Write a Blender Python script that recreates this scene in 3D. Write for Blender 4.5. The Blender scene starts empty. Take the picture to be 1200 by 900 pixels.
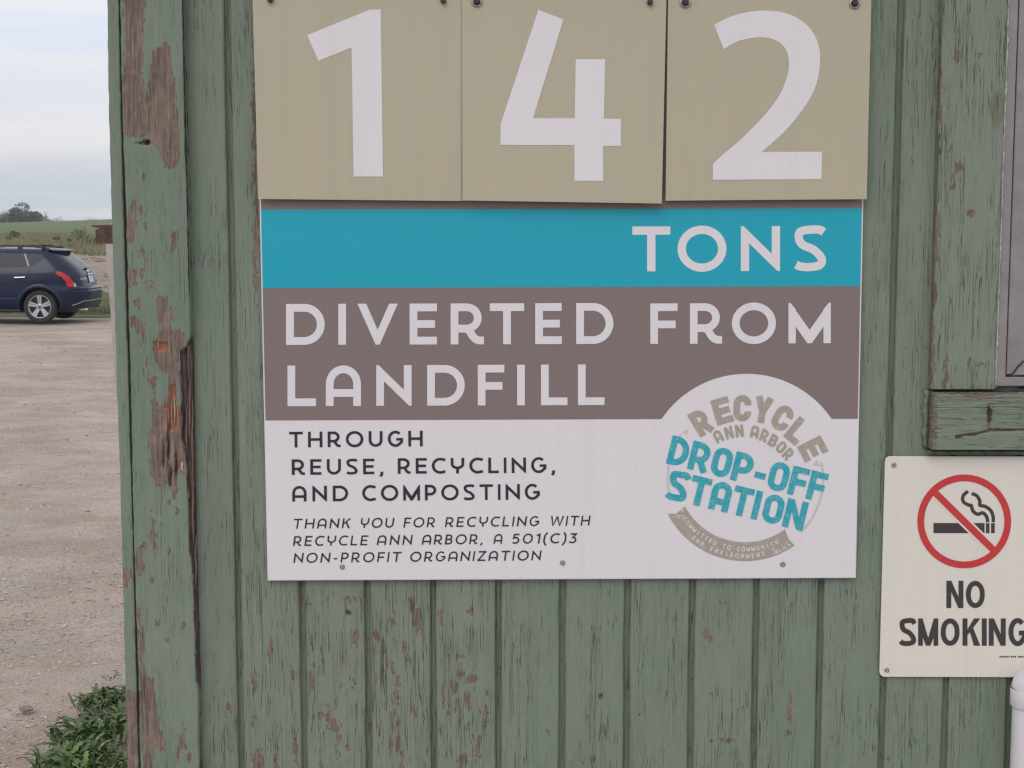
import bpy, bmesh, math, random
import numpy as np
from mathutils import Vector, Matrix
from mathutils.geometry import tessellate_polygon
S = bpy.context.scene
COL = S.collection
R = math.radians
# ------------------------------------------------------------------ camera
F_PX, PITCH, EYE = 1720.0, math.atan(0.1033), 1.95
cam = bpy.data.cameras.new('camera'); camo = bpy.data.objects.new('camera', cam); COL.objects.link(camo)
camo.location = (0, 0, EYE); camo.rotation_euler = (math.pi/2-PITCH, 0, 0)
cam.sensor_width = 36; cam.lens = 36*F_PX/1200; cam.clip_start = 0.05; cam.clip_end = 5000
cam.dof.use_dof = False
S.camera = camo
# ------------------------------------------------------------------ sky, sun, exposure
SUN_EL, SUN_AZ = R(42), R(200)          # azimuth from +Y (north) clockwise: behind the camera
w = bpy.data.worlds.new('World'); S.world = w; w.use_nodes = True
nt = w.node_tree; nt.nodes.clear()
def N(t, k, **p):
    n = t.nodes.new(k)
    for a, b in p.items():
        if a.startswith('i_'):
            key = a[2:]; key = int(key) if key.isdigit() else key.replace('_', ' ')
            n.inputs[key].default_value = b
        else: setattr(n, a, b)
    return n
sky = N(nt, 'ShaderNodeTexSky', sky_type='NISHITA', sun_disc=False, sun_elevation=SUN_EL, sun_rotation=SUN_AZ, altitude=250, dust_density=2.0)
bg1 = N(nt, 'ShaderNodeBackground', i_Strength=0.10); bg2 = N(nt, 'ShaderNodeBackground', i_Strength=1.16)
nt.links.new(sky.outputs[0], bg1.inputs[0])
tc = N(nt, 'ShaderNodeTexCoord'); sx = N(nt, 'ShaderNodeSeparateXYZ'); nt.links.new(tc.outputs['Generated'], sx.inputs[0])
mp = N(nt, 'ShaderNodeMapping'); mp.inputs['Scale'].default_value = (2.2, 2.2, 22); nt.links.new(tc.outputs['Generated'], mp.inputs[0])
ns = N(nt, 'ShaderNodeTexNoise', i_Scale=1.6, i_Detail=5.0, i_Roughness=0.55, i_Distortion=0.4); nt.links.new(mp.outputs[0], ns.inputs['Vector'])
cr = N(nt, 'ShaderNodeValToRGB')       # height in the sky -> overcast colour
cr.color_ramp.elements[0].position = 0.0; cr.color_ramp.elements[0].color = (0.50, 0.60, 0.69, 1)
cr.color_ramp.elements[1].position = 1.0; cr.color_ramp.elements[1].color = (0.74, 0.77, 0.83, 1)
for p_, c_ in ((0.018, (0.55, 0.63, 0.71, 1)), (0.05, (0.70, 0.71, 0.78, 1)), (0.10, (0.75, 0.765, 0.83, 1)), (0.16, (0.66, 0.735, 0.91, 1)), (0.3, (0.74, 0.77, 0.83, 1))):
    e_ = cr.color_ramp.elements.new(p_); e_.color = c_
nt.links.new(sx.outputs['Z'], cr.inputs[0])
cw = N(nt, 'ShaderNodeMixRGB', blend_type='MIX'); cw.inputs['Color2'].default_value = (0.84, 0.82, 0.84, 1)
rr = N(nt, 'ShaderNodeMapRange'); rr.inputs['From Min'].default_value = 0.42; rr.inputs['From Max'].default_value = 0.62; rr.inputs['To Max'].default_value = 0.9
nt.links.new(ns.outputs['Fac'], rr.inputs['Value']); nt.links.new(rr.outputs[0], cw.inputs['Fac']); nt.links.new(cr.outputs[0], cw.inputs['Color1'])
nt.links.new(cw.outputs[0], bg2.inputs[0])
mx = N(nt, 'ShaderNodeMixShader', i_Fac=0.86); nt.links.new(bg1.outputs[0], mx.inputs[1]); nt.links.new(bg2.outputs[0], mx.inputs[2])
ow = N(nt, 'ShaderNodeOutputWorld'); nt.links.new(mx.outputs[0], ow.inputs[0])
sl = bpy.data.lights.new('sun', 'SUN'); sl.energy = 0.75; sl.angle = R(35); sl.color = (1.0, 0.95, 0.9)
so = bpy.data.objects.new('sun', sl); COL.objects.link(so)
sd = Vector((math.sin(SUN_AZ)*math.cos(SUN_EL), math.cos(SUN_AZ)*math.cos(SUN_EL), math.sin(SUN_EL)))
so.rotation_euler = sd.to_track_quat('Z', 'Y').to_euler(); so.location = (0, -6, 8)
S.view_settings.view_transform = 'Standard'; S.view_settings.look = 'None'; S.view_settings.exposure = 0.05; S.view_settings.gamma = 1
# ------------------------------------------------------------------ geometry of the photograph: a pixel of it on a plane y = const
cp, sp_ = math.cos(PITCH), math.sin(PITCH)
def at(px, py, y):
    dx, dy = (px-600)/F_PX, (450-py)/F_PX
    t = y/(cp+dy*sp_)
    return Vector((t*dx, y, EYE+t*(-sp_+dy*cp)))
def inv(X, Y, Z):                       # numpy arrays -> pixels
    dz = Z-EYE
    fw = Y*cp-dz*sp_; up = Y*sp_+dz*cp
    return 600+F_PX*X/fw, 450-F_PX*up/fw
# ------------------------------------------------------------------ helpers
def tag(o, label=None, cat=None, group=None, kind=None):
    if label: o['label'] = label
    if cat: o['category'] = cat
    if group: o['group'] = group
    if kind: o['kind'] = kind
    return o
def thing(name, label, cat, loc=(0, 0, 0), group=None):
    o = bpy.data.objects.new(name, None); COL.objects.link(o); o.location = loc; o.empty_display_size = 0.1
    return tag(o, label, cat, group)
class MB:
    def __init__(s): s.v = []; s.f = []; s.m = []
    def add(s, vs, fs, mi=0):
        b = len(s.v); s.v += [tuple(v) for v in vs]
        s.f += [tuple(b+i for i in f) for f in fs]; s.m += [mi]*len(fs)
    def box(s, a, b, mi=0, bev=0):
        (x0, y0, z0), (x1, y1, z1) = a, b
        if bev <= 0:
            s.add([(x0,y0,z0),(x1,y0,z0),(x1,y1,z0),(x0,y1,z0),(x0,y0,z1),(x1,y0,z1),(x1,y1,z1),(x0,y1,z1)],
                  [(0,3,2,1),(4,5,6,7),(0,1,5,4),(1,2,6,5),(2,3,7,6),(3,0,4,7)], mi); return
        bm = bmesh.new(); bmesh.ops.create_cube(bm, size=1)
        for v in bm.verts: v.co = Vector(((x0+x1)/2+v.co.x*(x1-x0), (y0+y1)/2+v.co.y*(y1-y0), (z0+z1)/2+v.co.z*(z1-z0)))
        bmesh.ops.bevel(bm, geom=bm.edges[:], offset=bev, segments=2, affect='EDGES', profile=0.5)
        s.bm(bm, mi)
    def bm(s, bm, mi=0):
        bm.verts.index_update()
        s.add([v.co for v in bm.verts], [[v.index for v in f.verts] for f in bm.faces], mi); bm.free()
    def tube(s, pts, rad, seg=12, mi=0, caps=True):
        pts = [Vector(p) for p in pts]; n = len(pts)
        rad = rad if hasattr(rad, '__len__') else [rad]*n
        vs = []; prev = None
        for i, p in enumerate(pts):
            d = (pts[min(i+1, n-1)]-pts[max(i-1, 0)]).normalized()
            if prev is None:
                a = Vector((0, 0, 1)) if abs(d.z) < 0.9 else Vector((1, 0, 0)); u = d.cross(a).normalized()
            else: u = (prev-d*prev.dot(d)).normalized()
            prev = u; v = d.cross(u)
            for k in range(seg):
                t = 2*math.pi*k/seg; vs.append(p+(u*math.cos(t)+v*math.sin(t))*rad[i])
        fs = [(i*seg+k, i*seg+(k+1) % seg, (i+1)*seg+(k+1) % seg, (i+1)*seg+k) for i in range(n-1) for k in range(seg)]
        if caps: fs += [tuple(range(seg))[::-1], tuple((n-1)*seg+k for k in range(seg))]
        s.add(vs, fs, mi)
    def lathe(s, prof, c, axis='y', seg=24, mi=0):    # prof: (radius, along)
        vs = []
        for r, a in prof:
            for k in range(seg):
                t = 2*math.pi*k/seg; p, q = r*math.cos(t), r*math.sin(t)
                vs.append({'y': (c[0]+p, c[1]+a, c[2]+q), 'z': (c[0]+p, c[1]+q, c[2]+a), 'x': (c[0]+a, c[1]+p, c[2]+q)}[axis])
        n = len(prof)
        fs = [(i*seg+k, i*seg+(k+1) % seg, (i+1)*seg+(k+1) % seg, (i+1)*seg+k) for i in range(n-1) for k in range(seg)]
        s.add(vs, fs, mi)
    def poly(s, pts3, mi=0):
        tris = tessellate_polygon([[Vector(p) for p in pts3]])
        s.add(pts3, tris, mi)
    def prism(s, pts3, off, mi=0):      # flat outline pulled by a vector, closed
        n = len(pts3); off = Vector(off); a = [Vector(p) for p in pts3]; b = [p+off for p in a]
        tris = tessellate_polygon([a])
        s.add(a+b, [tuple(t) for t in tris]+[tuple(n+i for i in t[::-1]) for t in tris]+[(i, (i+1) % n, n+(i+1) % n, n+i) for i in range(n)], mi)
    def build(s, name, mats, parent=None, smooth=False, auto=None, origin=None):
        me = bpy.data.meshes.new(name)
        vs = s.v
        if origin is not None: vs = [(x-origin[0], y-origin[1], z-origin[2]) for x, y, z in vs]
        me.from_pydata(vs, [], s.f)
        for m in (mats if isinstance(mats, (list, tuple)) else [mats]): me.materials.append(m)
        if any(s.m): me.polygons.foreach_set('material_index', s.m)
        bm = bmesh.new(); bm.from_mesh(me); bmesh.ops.recalc_face_normals(bm, faces=bm.faces[:]); bm.to_mesh(me); bm.free()
        if smooth:
            me.polygons.foreach_set('use_smooth', [True]*len(me.polygons))
            if auto: me.set_sharp_from_angle(angle=R(auto))
        o = bpy.data.objects.new(name, me); COL.objects.link(o)
        if origin is not None: o.location = origin
        if parent is not None:
            o.parent = parent; o.location = Vector(o.location)-parent.location
        return o
# numpy value noise
def vnoise(x, y, seed=0):
    rs = np.random.RandomState(seed); T = rs.rand(256, 256)
    xi = np.floor(x).astype(int); yi = np.floor(y).astype(int); fx = x-xi; fy = y-yi
    fx = fx*fx*(3-2*fx); fy = fy*fy*(3-2*fy)
    g = lambda a, b: T[a & 255, b & 255]
    return (g(xi, yi)*(1-fx)+g(xi+1, yi)*fx)*(1-fy)+(g(xi, yi+1)*(1-fx)+g(xi+1, yi+1)*fx)*fy
# ------------------------------------------------------------------ materials
class MT:
    def __init__(s, name, rough=0.6, color=(0.5, 0.5, 0.5), metal=0, spec=0.5):
        s.m = bpy.data.materials.new(name); s.m.use_nodes = True; s.t = s.m.node_tree
        s.b = s.t.nodes['Principled BSDF']; s.b.inputs['Roughness'].default_value = rough
        s.b.inputs['Base Color'].default_value = (*color, 1); s.b.inputs['Metallic'].default_value = metal
        s.b.inputs['Specular IOR Level'].default_value = spec
        s._c = None
    def n(s, k, **p): return N(s.t, k, **p)
    def l(s, a, b): s.t.links.new(a, b)
    def coord(s, scale=(1, 1, 1), rnd=False, rot=(0, 0, 0)):
        if s._c is None:
            s._c = s.n('ShaderNodeTexCoord').outputs['Object']
        src = s._c
        if rnd:
            oi = s.n('ShaderNodeObjectInfo'); mu = s.n('ShaderNodeMath', operation='MULTIPLY'); mu.inputs[1].default_value = 37.0; s.l(oi.outputs['Random'], mu.inputs[0])
            ad = s.n('ShaderNodeVectorMath', operation='ADD'); s.l(src, ad.inputs[0]); s.l(mu.outputs[0], ad.inputs[1]); src = ad.outputs[0]
        m = s.n('ShaderNodeMapping'); m.inputs['Scale'].default_value = scale; m.inputs['Rotation'].default_value = rot; s.l(src, m.inputs[0]); return m.outputs[0]
    def noise(s, vec, scale=1, detail=4, rough=0.55, dist=0.0):
        n = s.n('ShaderNodeTexNoise', i_Scale=scale, i_Detail=detail, i_Roughness=rough, i_Distortion=dist); s.l(vec, n.inputs['Vector']); return n.outputs['Fac']
    def math(s, op, a, b=None, clamp=False):
        n = s.n('ShaderNodeMath', operation=op); n.use_clamp = clamp
        for i, v in enumerate((a, b)):
            if v is None: continue
            if isinstance(v, (int, float)): n.inputs[i].default_value = v
            else: s.l(v, n.inputs[i])
        return n.outputs[0]
    def rng(s, v, a, b, c=0.0, d=1.0):
        n = s.n('ShaderNodeMapRange'); s.l(v, n.inputs['Value'])
        for k, q in zip(('From Min', 'From Max', 'To Min', 'To Max'), (a, b, c, d)): n.inputs[k].default_value = q
        return n.outputs[0]
    def mix(s, f, a, b, mode='MIX'):
        n = s.n('ShaderNodeMixRGB', blend_type=mode)
        for i, v in enumerate((f, a, b)):
            if isinstance(v, (int, float)): n.inputs[i].default_value = v
            elif isinstance(v, tuple): n.inputs[i].default_value = (*v, 1) if len(v) == 3 else v
            else: s.l(v, n.inputs[i])
        return n.outputs[0]
    def ramp(s, f, stops):
        n = s.n('ShaderNodeValToRGB'); e = n.color_ramp.elements
        while len(e) < len(stops): e.new(0.5)
        for q, (p, c) in zip(e, stops): q.position = p; q.color = (*c, 1)
        s.l(f, n.inputs[0]); return n.outputs[0]
    def col(s, c): s.l(c, s.b.inputs['Base Color'])
    def bump(s, h, strength=0.3, dist=0.001, prev=None):
        n = s.n('ShaderNodeBump', i_Strength=strength, i_Distance=dist); s.l(h, n.inputs['Height'])
        if prev is not None: s.l(prev, n.inputs['Normal'])
        s.l(n.outputs[0], s.b.inputs['Normal']); return n.outputs[0]
def paint_material(name, horizontal=False):
    M = MT(name, 0.62, spec=0.35)
    def st(a, l, rnd=True):                         # scale across the grain, along the grain
        return M.coord((l, a, a) if horizontal else (a, a, l), rnd)
    at_ = M.n('ShaderNodeAttribute', attribute_name='mask'); sp = M.n('ShaderNodeSeparateColor'); M.l(at_.outputs['Color'], sp.inputs[0])
    chip, fresh, dark = sp.outputs; age_shade = at_.outputs['Alpha']
    jag = M.noise(st(260, 45), 1, 5, 0.7); jag2 = M.noise(st(60, 30), 1, 3, 0.6)
    cell = M.n('ShaderNodeTexVoronoi', feature='F1', distance='CHEBYCHEV', i_Scale=1.0); M.l(st(430, 150), cell.inputs['Vector'])
    cs_ = M.n('ShaderNodeSeparateColor'); M.l(cell.outputs['Color'], cs_.inputs[0])
    cell2 = M.n('ShaderNodeTexVoronoi', feature='F1', distance='CHEBYCHEV', i_Scale=1.0); M.l(st(190, 62), cell2.inputs['Vector'])
    cs2 = M.n('ShaderNodeSeparateColor'); M.l(cell2.outputs['Color'], cs2.inputs[0])
    j = M.math('ADD', M.math('MULTIPLY', M.math('SUBTRACT', jag, 0.5), 0.95), M.math('MULTIPLY', M.math('SUBTRACT', jag2, 0.5), 0.55))
    j = M.math('ADD', j, M.math('MULTIPLY', M.math('SUBTRACT', cs_.outputs[0], 0.5), 0.20)); j = M.math('ADD', j, M.math('MULTIPLY', M.math('SUBTRACT', cs2.outputs[0], 0.5), 0.42))
    # scattered small flakes, more of them where the paint is old
    fl = M.math('ADD', M.noise(st(120, 30), 1, 5, 0.62, 0.3), M.math('MULTIPLY', M.math('SUBTRACT', cs_.outputs[1], 0.5), 0.10)); thr = M.rng(age_shade, 0.1, 1, 0.92, 0.67)
    flake = M.math('GREATER_THAN', fl, thr)
    big = M.math('GREATER_THAN', M.math('ADD', chip, j), 0.5)
    peel = M.math('MAXIMUM', big, flake)
    # drying cracks along the grain
    c1 = M.noise(st(170, 4.2), 1, 3, 0.55, 0.08); k1 = M.math('ABSOLUTE', M.math('SUBTRACT', c1, 0.5))
    g1 = M.noise(st(28, 9), 1, 3, 0.6); w1 = M.math('MULTIPLY', M.rng(g1, 0.38, 0.72, 0, 0.019), M.rng(age_shade, 0, 1, 0.35, 1.35))
    crack = M.rng(M.math('SUBTRACT', w1, k1), 0.0, 0.005)
    vo = M.n('ShaderNodeTexVoronoi', feature='DISTANCE_TO_EDGE', i_Scale=1.0); M.l(st(230, 14), vo.inputs['Vector'])
    g2 = M.noise(st(16, 5), 1, 3, 0.6)
    w2 = M.math('MULTIPLY', M.rng(g2, 0.50, 0.78, 0, 0.055), M.rng(age_shade, 0, 1, 0.3, 1.2))
    crack2 = M.rng(M.math('SUBTRACT', w2, vo.outputs['Distance']), 0.0, 0.03)
    crack = M.math('MAXIMUM', crack, crack2, True)
    # colours: green paint
    big_n = M.noise(st(9, 2.2), 1, 5, 0.6); fine = M.noise(st(420, 30), 1, 4, 0.6); blot = M.noise(M.coord((26, 26, 12), True), 1, 6, 0.65)
    pc = M.ramp(big_n, ((0.25, (0.170, 0.232, 0.178)), (0.5, (0.205, 0.262, 0.204)), (0.78, (0.258, 0.302, 0.238))))
    pc = M.mix(M.rng(age_shade, 0.12, 0.8, 0, 0.40), pc, (0.272, 0.286, 0.232))
    oi_ = M.n('ShaderNodeObjectInfo'); pc = M.mix(M.rng(oi_.outputs['Random'], 0, 1, 0, 0.2), pc, (0.27, 0.29, 0.23))
    pc = M.mix(M.rng(fine, 0.3, 0.7, 0, 0.42), pc, (0.14, 0.19, 0.145))
    pc = M.mix(M.rng(blot, 0.52, 0.80, 0, 0.55), pc, (0.20, 0.215, 0.155))
    chalk = M.noise(M.coord((140, 140, 90), True), 1, 4, 0.6)
    pc = M.mix(M.rng(chalk, 0.55, 0.8, 0, 0.3), pc, (0.30, 0.36, 0.29))
    knot = M.noise(M.coord((34, 34, 10), True), 1, 2, 0.4); pc = M.mix(M.rng(knot, 0.70, 0.78, 0, 0.5), pc, (0.13, 0.135, 0.09))
    streak = M.noise(st(30, 1.2), 1, 5, 0.7); pc = M.mix(M.rng(streak, 0.52, 0.78, 0, 0.45), pc, (0.15, 0.165, 0.12))
    scuff = M.noise(M.coord((60, 60, 240), True), 1, 5, 0.7); pc = M.mix(M.rng(scuff, 0.66, 0.74, 0, 0.45), pc, (0.34, 0.37, 0.29))
    # wood below
    gr = M.noise(st(340, 16), 1, 5, 0.65, 0.2); gr2 = M.noise(st(90, 60), 1, 4, 0.6)
    wd = M.ramp(gr, ((0.28, (0.085, 0.056, 0.047)), (0.5, (0.200, 0.155, 0.130)), (0.74, (0.38, 0.305, 0.255))))
    gr3 = M.noise(st(75, 60), 1, 4, 0.65)
    wd = M.mix(M.rng(gr2, 0.35, 0.7, 0, 0.6), wd, (0.160, 0.112, 0.092)); wd = M.mix(M.rng(gr3, 0.45, 0.7, 0, 0.5), wd, (0.33, 0.25, 0.21))
    fr = M.ramp(gr, ((0.3, (0.13, 0.055, 0.035)), (0.52, (0.32, 0.145, 0.08)), (0.75, (0.58, 0.36, 0.23))))
    dk = M.ramp(gr, ((0.3, (0.022, 0.014, 0.015)), (0.52, (0.085, 0.055, 0.055)), (0.75, (0.25, 0.17, 0.15))))
    wd = M.mix(M.rng(M.math('ADD', fresh, M.math('MULTIPLY', j, 1.3)), 0.33, 0.72), wd, fr)
    val = M.math('ADD', chip, j); rim = M.math('MULTIPLY', M.rng(val, 0.40, 0.48), M.math('LESS_THAN', val, 0.5))
    pc = M.mix(M.math('MULTIPLY', rim, 0.45), pc, (0.33, 0.37, 0.29))
    c = M.mix(peel, pc, wd)
    c = M.mix(M.math('MULTIPLY', M.rng(val, 0.5, 0.56, 1, 0), M.math('MULTIPLY', big, 0.55)), c, (0.05, 0.035, 0.03))
    c = M.mix(M.math('MULTIPLY', crack, 0.72), c, (0.06, 0.055, 0.045))
    c = M.mix(M.rng(M.math('ADD', dark, M.math('MULTIPLY', j, 0.6)), 0.44, 0.56), c, dk)
    c = M.mix(M.rng(age_shade, 1.3, 1.9, 0, 0.28), c, (0.075, 0.085, 0.06))  # groove floors: shade of the recess mixed into the colour
    M.col(c)
    h = M.math('SUBTRACT', M.math('MULTIPLY', fine, 0.10), M.math('MULTIPLY', peel, 0.8))
    h = M.math('ADD', h, M.math('MULTIPLY', M.math('MULTIPLY', gr, peel), 0.9))
    h = M.math('SUBTRACT', h, M.math('MULTIPLY', crack, 0.8))
    M.bump(h, 0.9, 0.0012)
    M.l(M.rng(peel, 0, 1, 0.6, 0.85), M.b.inputs['Roughness'])
    return M.m
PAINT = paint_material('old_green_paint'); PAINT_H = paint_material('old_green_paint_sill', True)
M_SCR = 0.10
def print_mat(name, color, rough=0.42, dirt=0.12, speck=0.0, under=(0.8, 0.78, 0.8)):
    M = MT(name, rough, color)
    n = M.noise(M.coord((3, 3, 3)), 1, 5, 0.6); n2 = M.noise(M.coord((260, 260, 260)), 1, 2, 0.5); n3 = M.noise(M.coord((14, 14, 40)), 1, 5, 0.7)
    c = M.mix(M.rng(n, 0.35, 0.75, 0, dirt), color, tuple(x*0.75 for x in color))
    c = M.mix(M.rng(n2, 0.3, 0.7, 0, 0.06), c, tuple(x*0.7 for x in color))
    c = M.mix(M.rng(n3, 0.70, 0.80, 0, 0.25), c, (0.30, 0.26, 0.22))
    if speck:
        s1 = M.noise(M.coord((700, 700, 700)), 1, 4, 0.75); s2 = M.noise(M.coord((90, 90, 90)), 1, 3, 0.6)
        c = M.mix(M.math('MULTIPLY', M.rng(s1, 0.55, 0.60), M.rng(s2, 0.55-speck, 0.62)), c, under)
    run = M.noise(M.coord((55, 55, 1.6)), 1, 5, 0.7); c = M.mix(M.rng(run, 0.50, 0.78, 0, 0.16), c, tuple(x*0.62+.03 for x in color))
    sc_ = M.noise(M.coord((160, 160, 28), rot=(0, .5, 0)), 1, 2, 0.4, 0.6); c = M.mix(M.rng(M.math('ABSOLUTE', M.math('SUBTRACT', sc_, 0.5)), 0.0, 0.0035, M_SCR, 0), c, (0.62, 0.60, 0.57))
    M.col(c); M.l(M.rng(n, 0.3, 0.7, rough-0.08, rough+0.12), M.b.inputs['Roughness']); return M.m
WHITE = print_mat('white_print', (0.81, 0.785, 0.82)); TEAL = print_mat('teal_print', (0.004, 0.40, 0.54), dirt=0.06)
BROWN = print_mat('brown_print', (0.235, 0.185, 0.18)); BLACKP = print_mat('black_print', (0.025, 0.02, 0.03))
TAN = print_mat('tan_plaque', (0.50, 0.455, 0.335)); CREAM = print_mat('cream_plastic', (0.80, 0.765, 0.685))
RED = print_mat('red_print', (0.62, 0.045, 0.05)); SOOT = print_mat('charcoal_print', (0.055, 0.045, 0.05))
TEALD = print_mat('distressed_teal', (0.015, 0.40, 0.50), speck=0.15); TAND = print_mat('distressed_tan', (0.42, 0.37, 0.31), speck=0.03)
GREYP = print_mat('pale_grey_print', (0.64, 0.61, 0.61)); EDGE = MT('panel_edge', 0.4, (0.75, 0.74, 0.76)).m
def simple(name, c, rough=0.5, metal=0.0, var=0.15, scale=40, bump=0.0):
    M = MT(name, rough, c, metal); n = M.noise(M.coord((scale,)*3), 1, 5, 0.6)
    M.col(M.mix(M.rng(n, 0.3, 0.7, 0, 1), tuple(x*(1-var) for x in c), tuple(min(1, x*(1+var)) for x in c)))
    if bump: M.bump(n, bump, 0.002)
    return M.m
STEEL = simple('zinc_steel', (0.42, 0.40, 0.39), 0.35, 0.9, 0.3, 300); DARKMETAL = simple('dark_metal', (0.08, 0.07, 0.07), 0.5, 0.7, 0.4, 300)
BLACK = simple('black_gap', (0.015, 0.014, 0.014), 0.9)
PVC = simple('white_pvc', (0.76, 0.74, 0.79), 0.3, 0, 0.05, 12)
WFRAME = simple('grey_window_frame', (0.285, 0.262, 0.262), 0.55, 0, 0.15, 30, 0.1); CAULK = simple('old_caulk', (0.50, 0.50, 0.49), 0.7, 0, 0.4, 120, 0.4)
# ================================================================== THE SHED
D = 2.40
shed = thing('shed', 'shed with weathered green painted board wall, peeling paint at its corner', 'shed')
Z0, Z1 = at(600, 900, D).z-0.03, at(600, 0, D).z+0.03
def poly_sdf(px, py, P):
    P = np.array(P, float); inside = np.zeros(px.shape, bool); d = np.full(px.shape, 1e9)
    for i in range(len(P)):
        x0, y0 = P[i]; x1, y1 = P[(i+1) % len(P)]
        dx, dy = x1-x0, y1-y0; L = dx*dx+dy*dy+1e-9
        t = np.clip(((px-x0)*dx+(py-y0)*dy)/L, 0, 1)
        d = np.minimum(d, np.hypot(px-x0-t*dx, py-y0-t*dy))
        c = ((y0 > py) != (y1 > py)) & (px < dx*(py-y0)/(dy if abs(dy) > 1e-9 else 1e-9)+x0); inside ^= c
    return np.where(inside, d, -d)
def field(px, py, shapes):
    out = np.full(px.shape, -9.0)
    for s in shapes:
        if s[0] == 'e':
            _, cx, cy, hw, hh = s
            q = np.hypot((px-cx)/hw, (py-cy)/hh); v = (1-q)*min(hw, hh)
        else:
            v = poly_sdf(px, py, s[1])
        out = np.maximum(out, v)
    return out
def zp(ox, oy, k, pts): return ('p', [(ox+x/k, oy+y/k) for x, y in pts])
def ze(ox, oy, k, l): return [('e', ox+a/k, oy+b/k, c/k, d/k) for a, b, c, d in l]
A2, A7, A5, A6, A4 = (100, 0, 3.75), (120, 200, 5.625), (140, 340, 5.625), (140, 480, 5.625), (0, 600, 3.0)
CHIP = [zp(*A2, [(165,-40),(268,-40),(262,90),(255,200),(252,300),(262,420),(275,400),(285,300),(300,230),(330,200),(355,188),(375,210),(385,290),(388,360),(405,420),(410,500),(408,600),(415,680),(395,740),(345,742),(330,680),(310,640),(270,610),(230,605),(190,595),(172,560),(165,400),(170,200)]),
  zp(*A7, [(195,180),(220,200),(222,300),(225,400),(215,480),(175,490),(160,460),(160,330),(180,280),(190,230)]),
  zp(*A7, [(465,405),(495,405),(490,470),(470,530),(450,520),(455,450)]), zp(*A7, [(180,660),(230,660),(225,700),(190,725),(175,700)]),
  zp(*A5, [(95,70),(120,60),(140,40),(140,90),(125,125),(100,100)]), zp(*A5, [(80,190),(100,165),(120,180),(160,225),(170,300),(160,385),(140,375),(140,300),(110,265),(85,230)]),
  zp(*A5, [(240,70),(255,40),(312,45),(315,110),(340,120),(342,230),(350,265),(400,255),(420,300),(430,370),(398,400),(398,640),(385,690),(395,920),(220,920),(205,740),(225,725),(255,745),(262,805),(305,800),(312,720),(325,620),(315,560),(275,540),(240,480),(225,400),(222,340),(260,300),(275,260),(258,200),(250,120)]),
  zp(*A5, [(200,580),(240,575),(252,620),(225,680),(208,670)]),
  zp(*A6, [(220,-20),(395,-20),(440,130),(440,330),(430,420),(380,430),(380,560),(365,590),(335,510),(300,500),(290,600),(280,600),(280,500),(240,490),(205,430),(200,300),(190,200),(190,150),(215,130)]),
  zp(*A4, [(480,130),(500,120),(505,190),(490,240),(478,200)]), zp(*A4, [(485,340),(500,400),(515,440),(515,490),(495,500),(485,430)]),
  zp(*A4, [(488,480),(510,570),(540,590),(548,660),(560,740),(578,840),(545,830),(535,920),(510,920),(495,700)]), zp(*A4, [(625,790),(650,765),(650,810),(635,850),(620,880)]),
  zp(*A4, [(440,620),(485,640),(487,930),(445,930)]), zp(*A4, [(425,200),(468,195),(465,230),(440,280)])]
CHIP += ze(*A7, [(255,265,12,40),(288,365,10,42),(270,548,16,38),(232,538,12,20),(205,750,20,12),(315,735,25,8),(318,768,10,18),(275,40,12,18),(262,670,6,30)])
CHIP += ze(*A5, [(185,505,10,60)])+ze(*A6, [(330,615,20,15),(375,655,14,30),(220,740,12,20),(230,820,8,60)])
CHIP += ze(*A4, [(540,70,8,45),(508,112,7,12),(592,135,7,9),(537,235,9,12),(560,390,7,14),(640,395,5,8),(662,870,7,25),(585,452,5,5)])
FRESH = [zp(*A5, [(230,345),(270,335),(325,345),(330,400),(240,405)]), zp(*A5, [(335,630),(370,620),(380,920),(300,920),(315,760)]), zp(*A6, [(300,-20),(385,-20),(380,100),(350,190),(310,120)]), zp(*A6, [(405,310),(430,350),(432,410),(400,400),(375,390)])]
DARK = [zp(*A5, [(402,405),(440,372),(465,320),(480,260),(510,240),(510,920),(408,920),(402,640)]),
  zp(*A6, [(408,-20),(520,-20),(520,500),(520,920),(470,920),(455,750),(450,500),(435,300),(405,200)]),
  zp(*A4, [(662,0),(712,0),(712,640),(699,640),(690,600),(684,400),(675,200),(664,100)]),
  ('p', [(215, 18), (217, 18), (219.5, 70), (218, 100)]), ('p', [(218.5, 150), (220.5, 150), (224, 335), (222.5, 335)]), ('p', [(232.3, 780), (234, 780), (236, 910), (234, 910)]),
  ('e', 172, 167, 4, 3), ('e', 165, 168, 5, 1.2), ('e', 197, 522, 1.6, 20), ('e', 191, 533, 1.2, 12), ('e', 206, 545, 1.2, 16), ('e', 199, 560, 1.5, 12)]
PL, PR = (240, 670, 2.857), (640, 670, 2.857)
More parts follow.
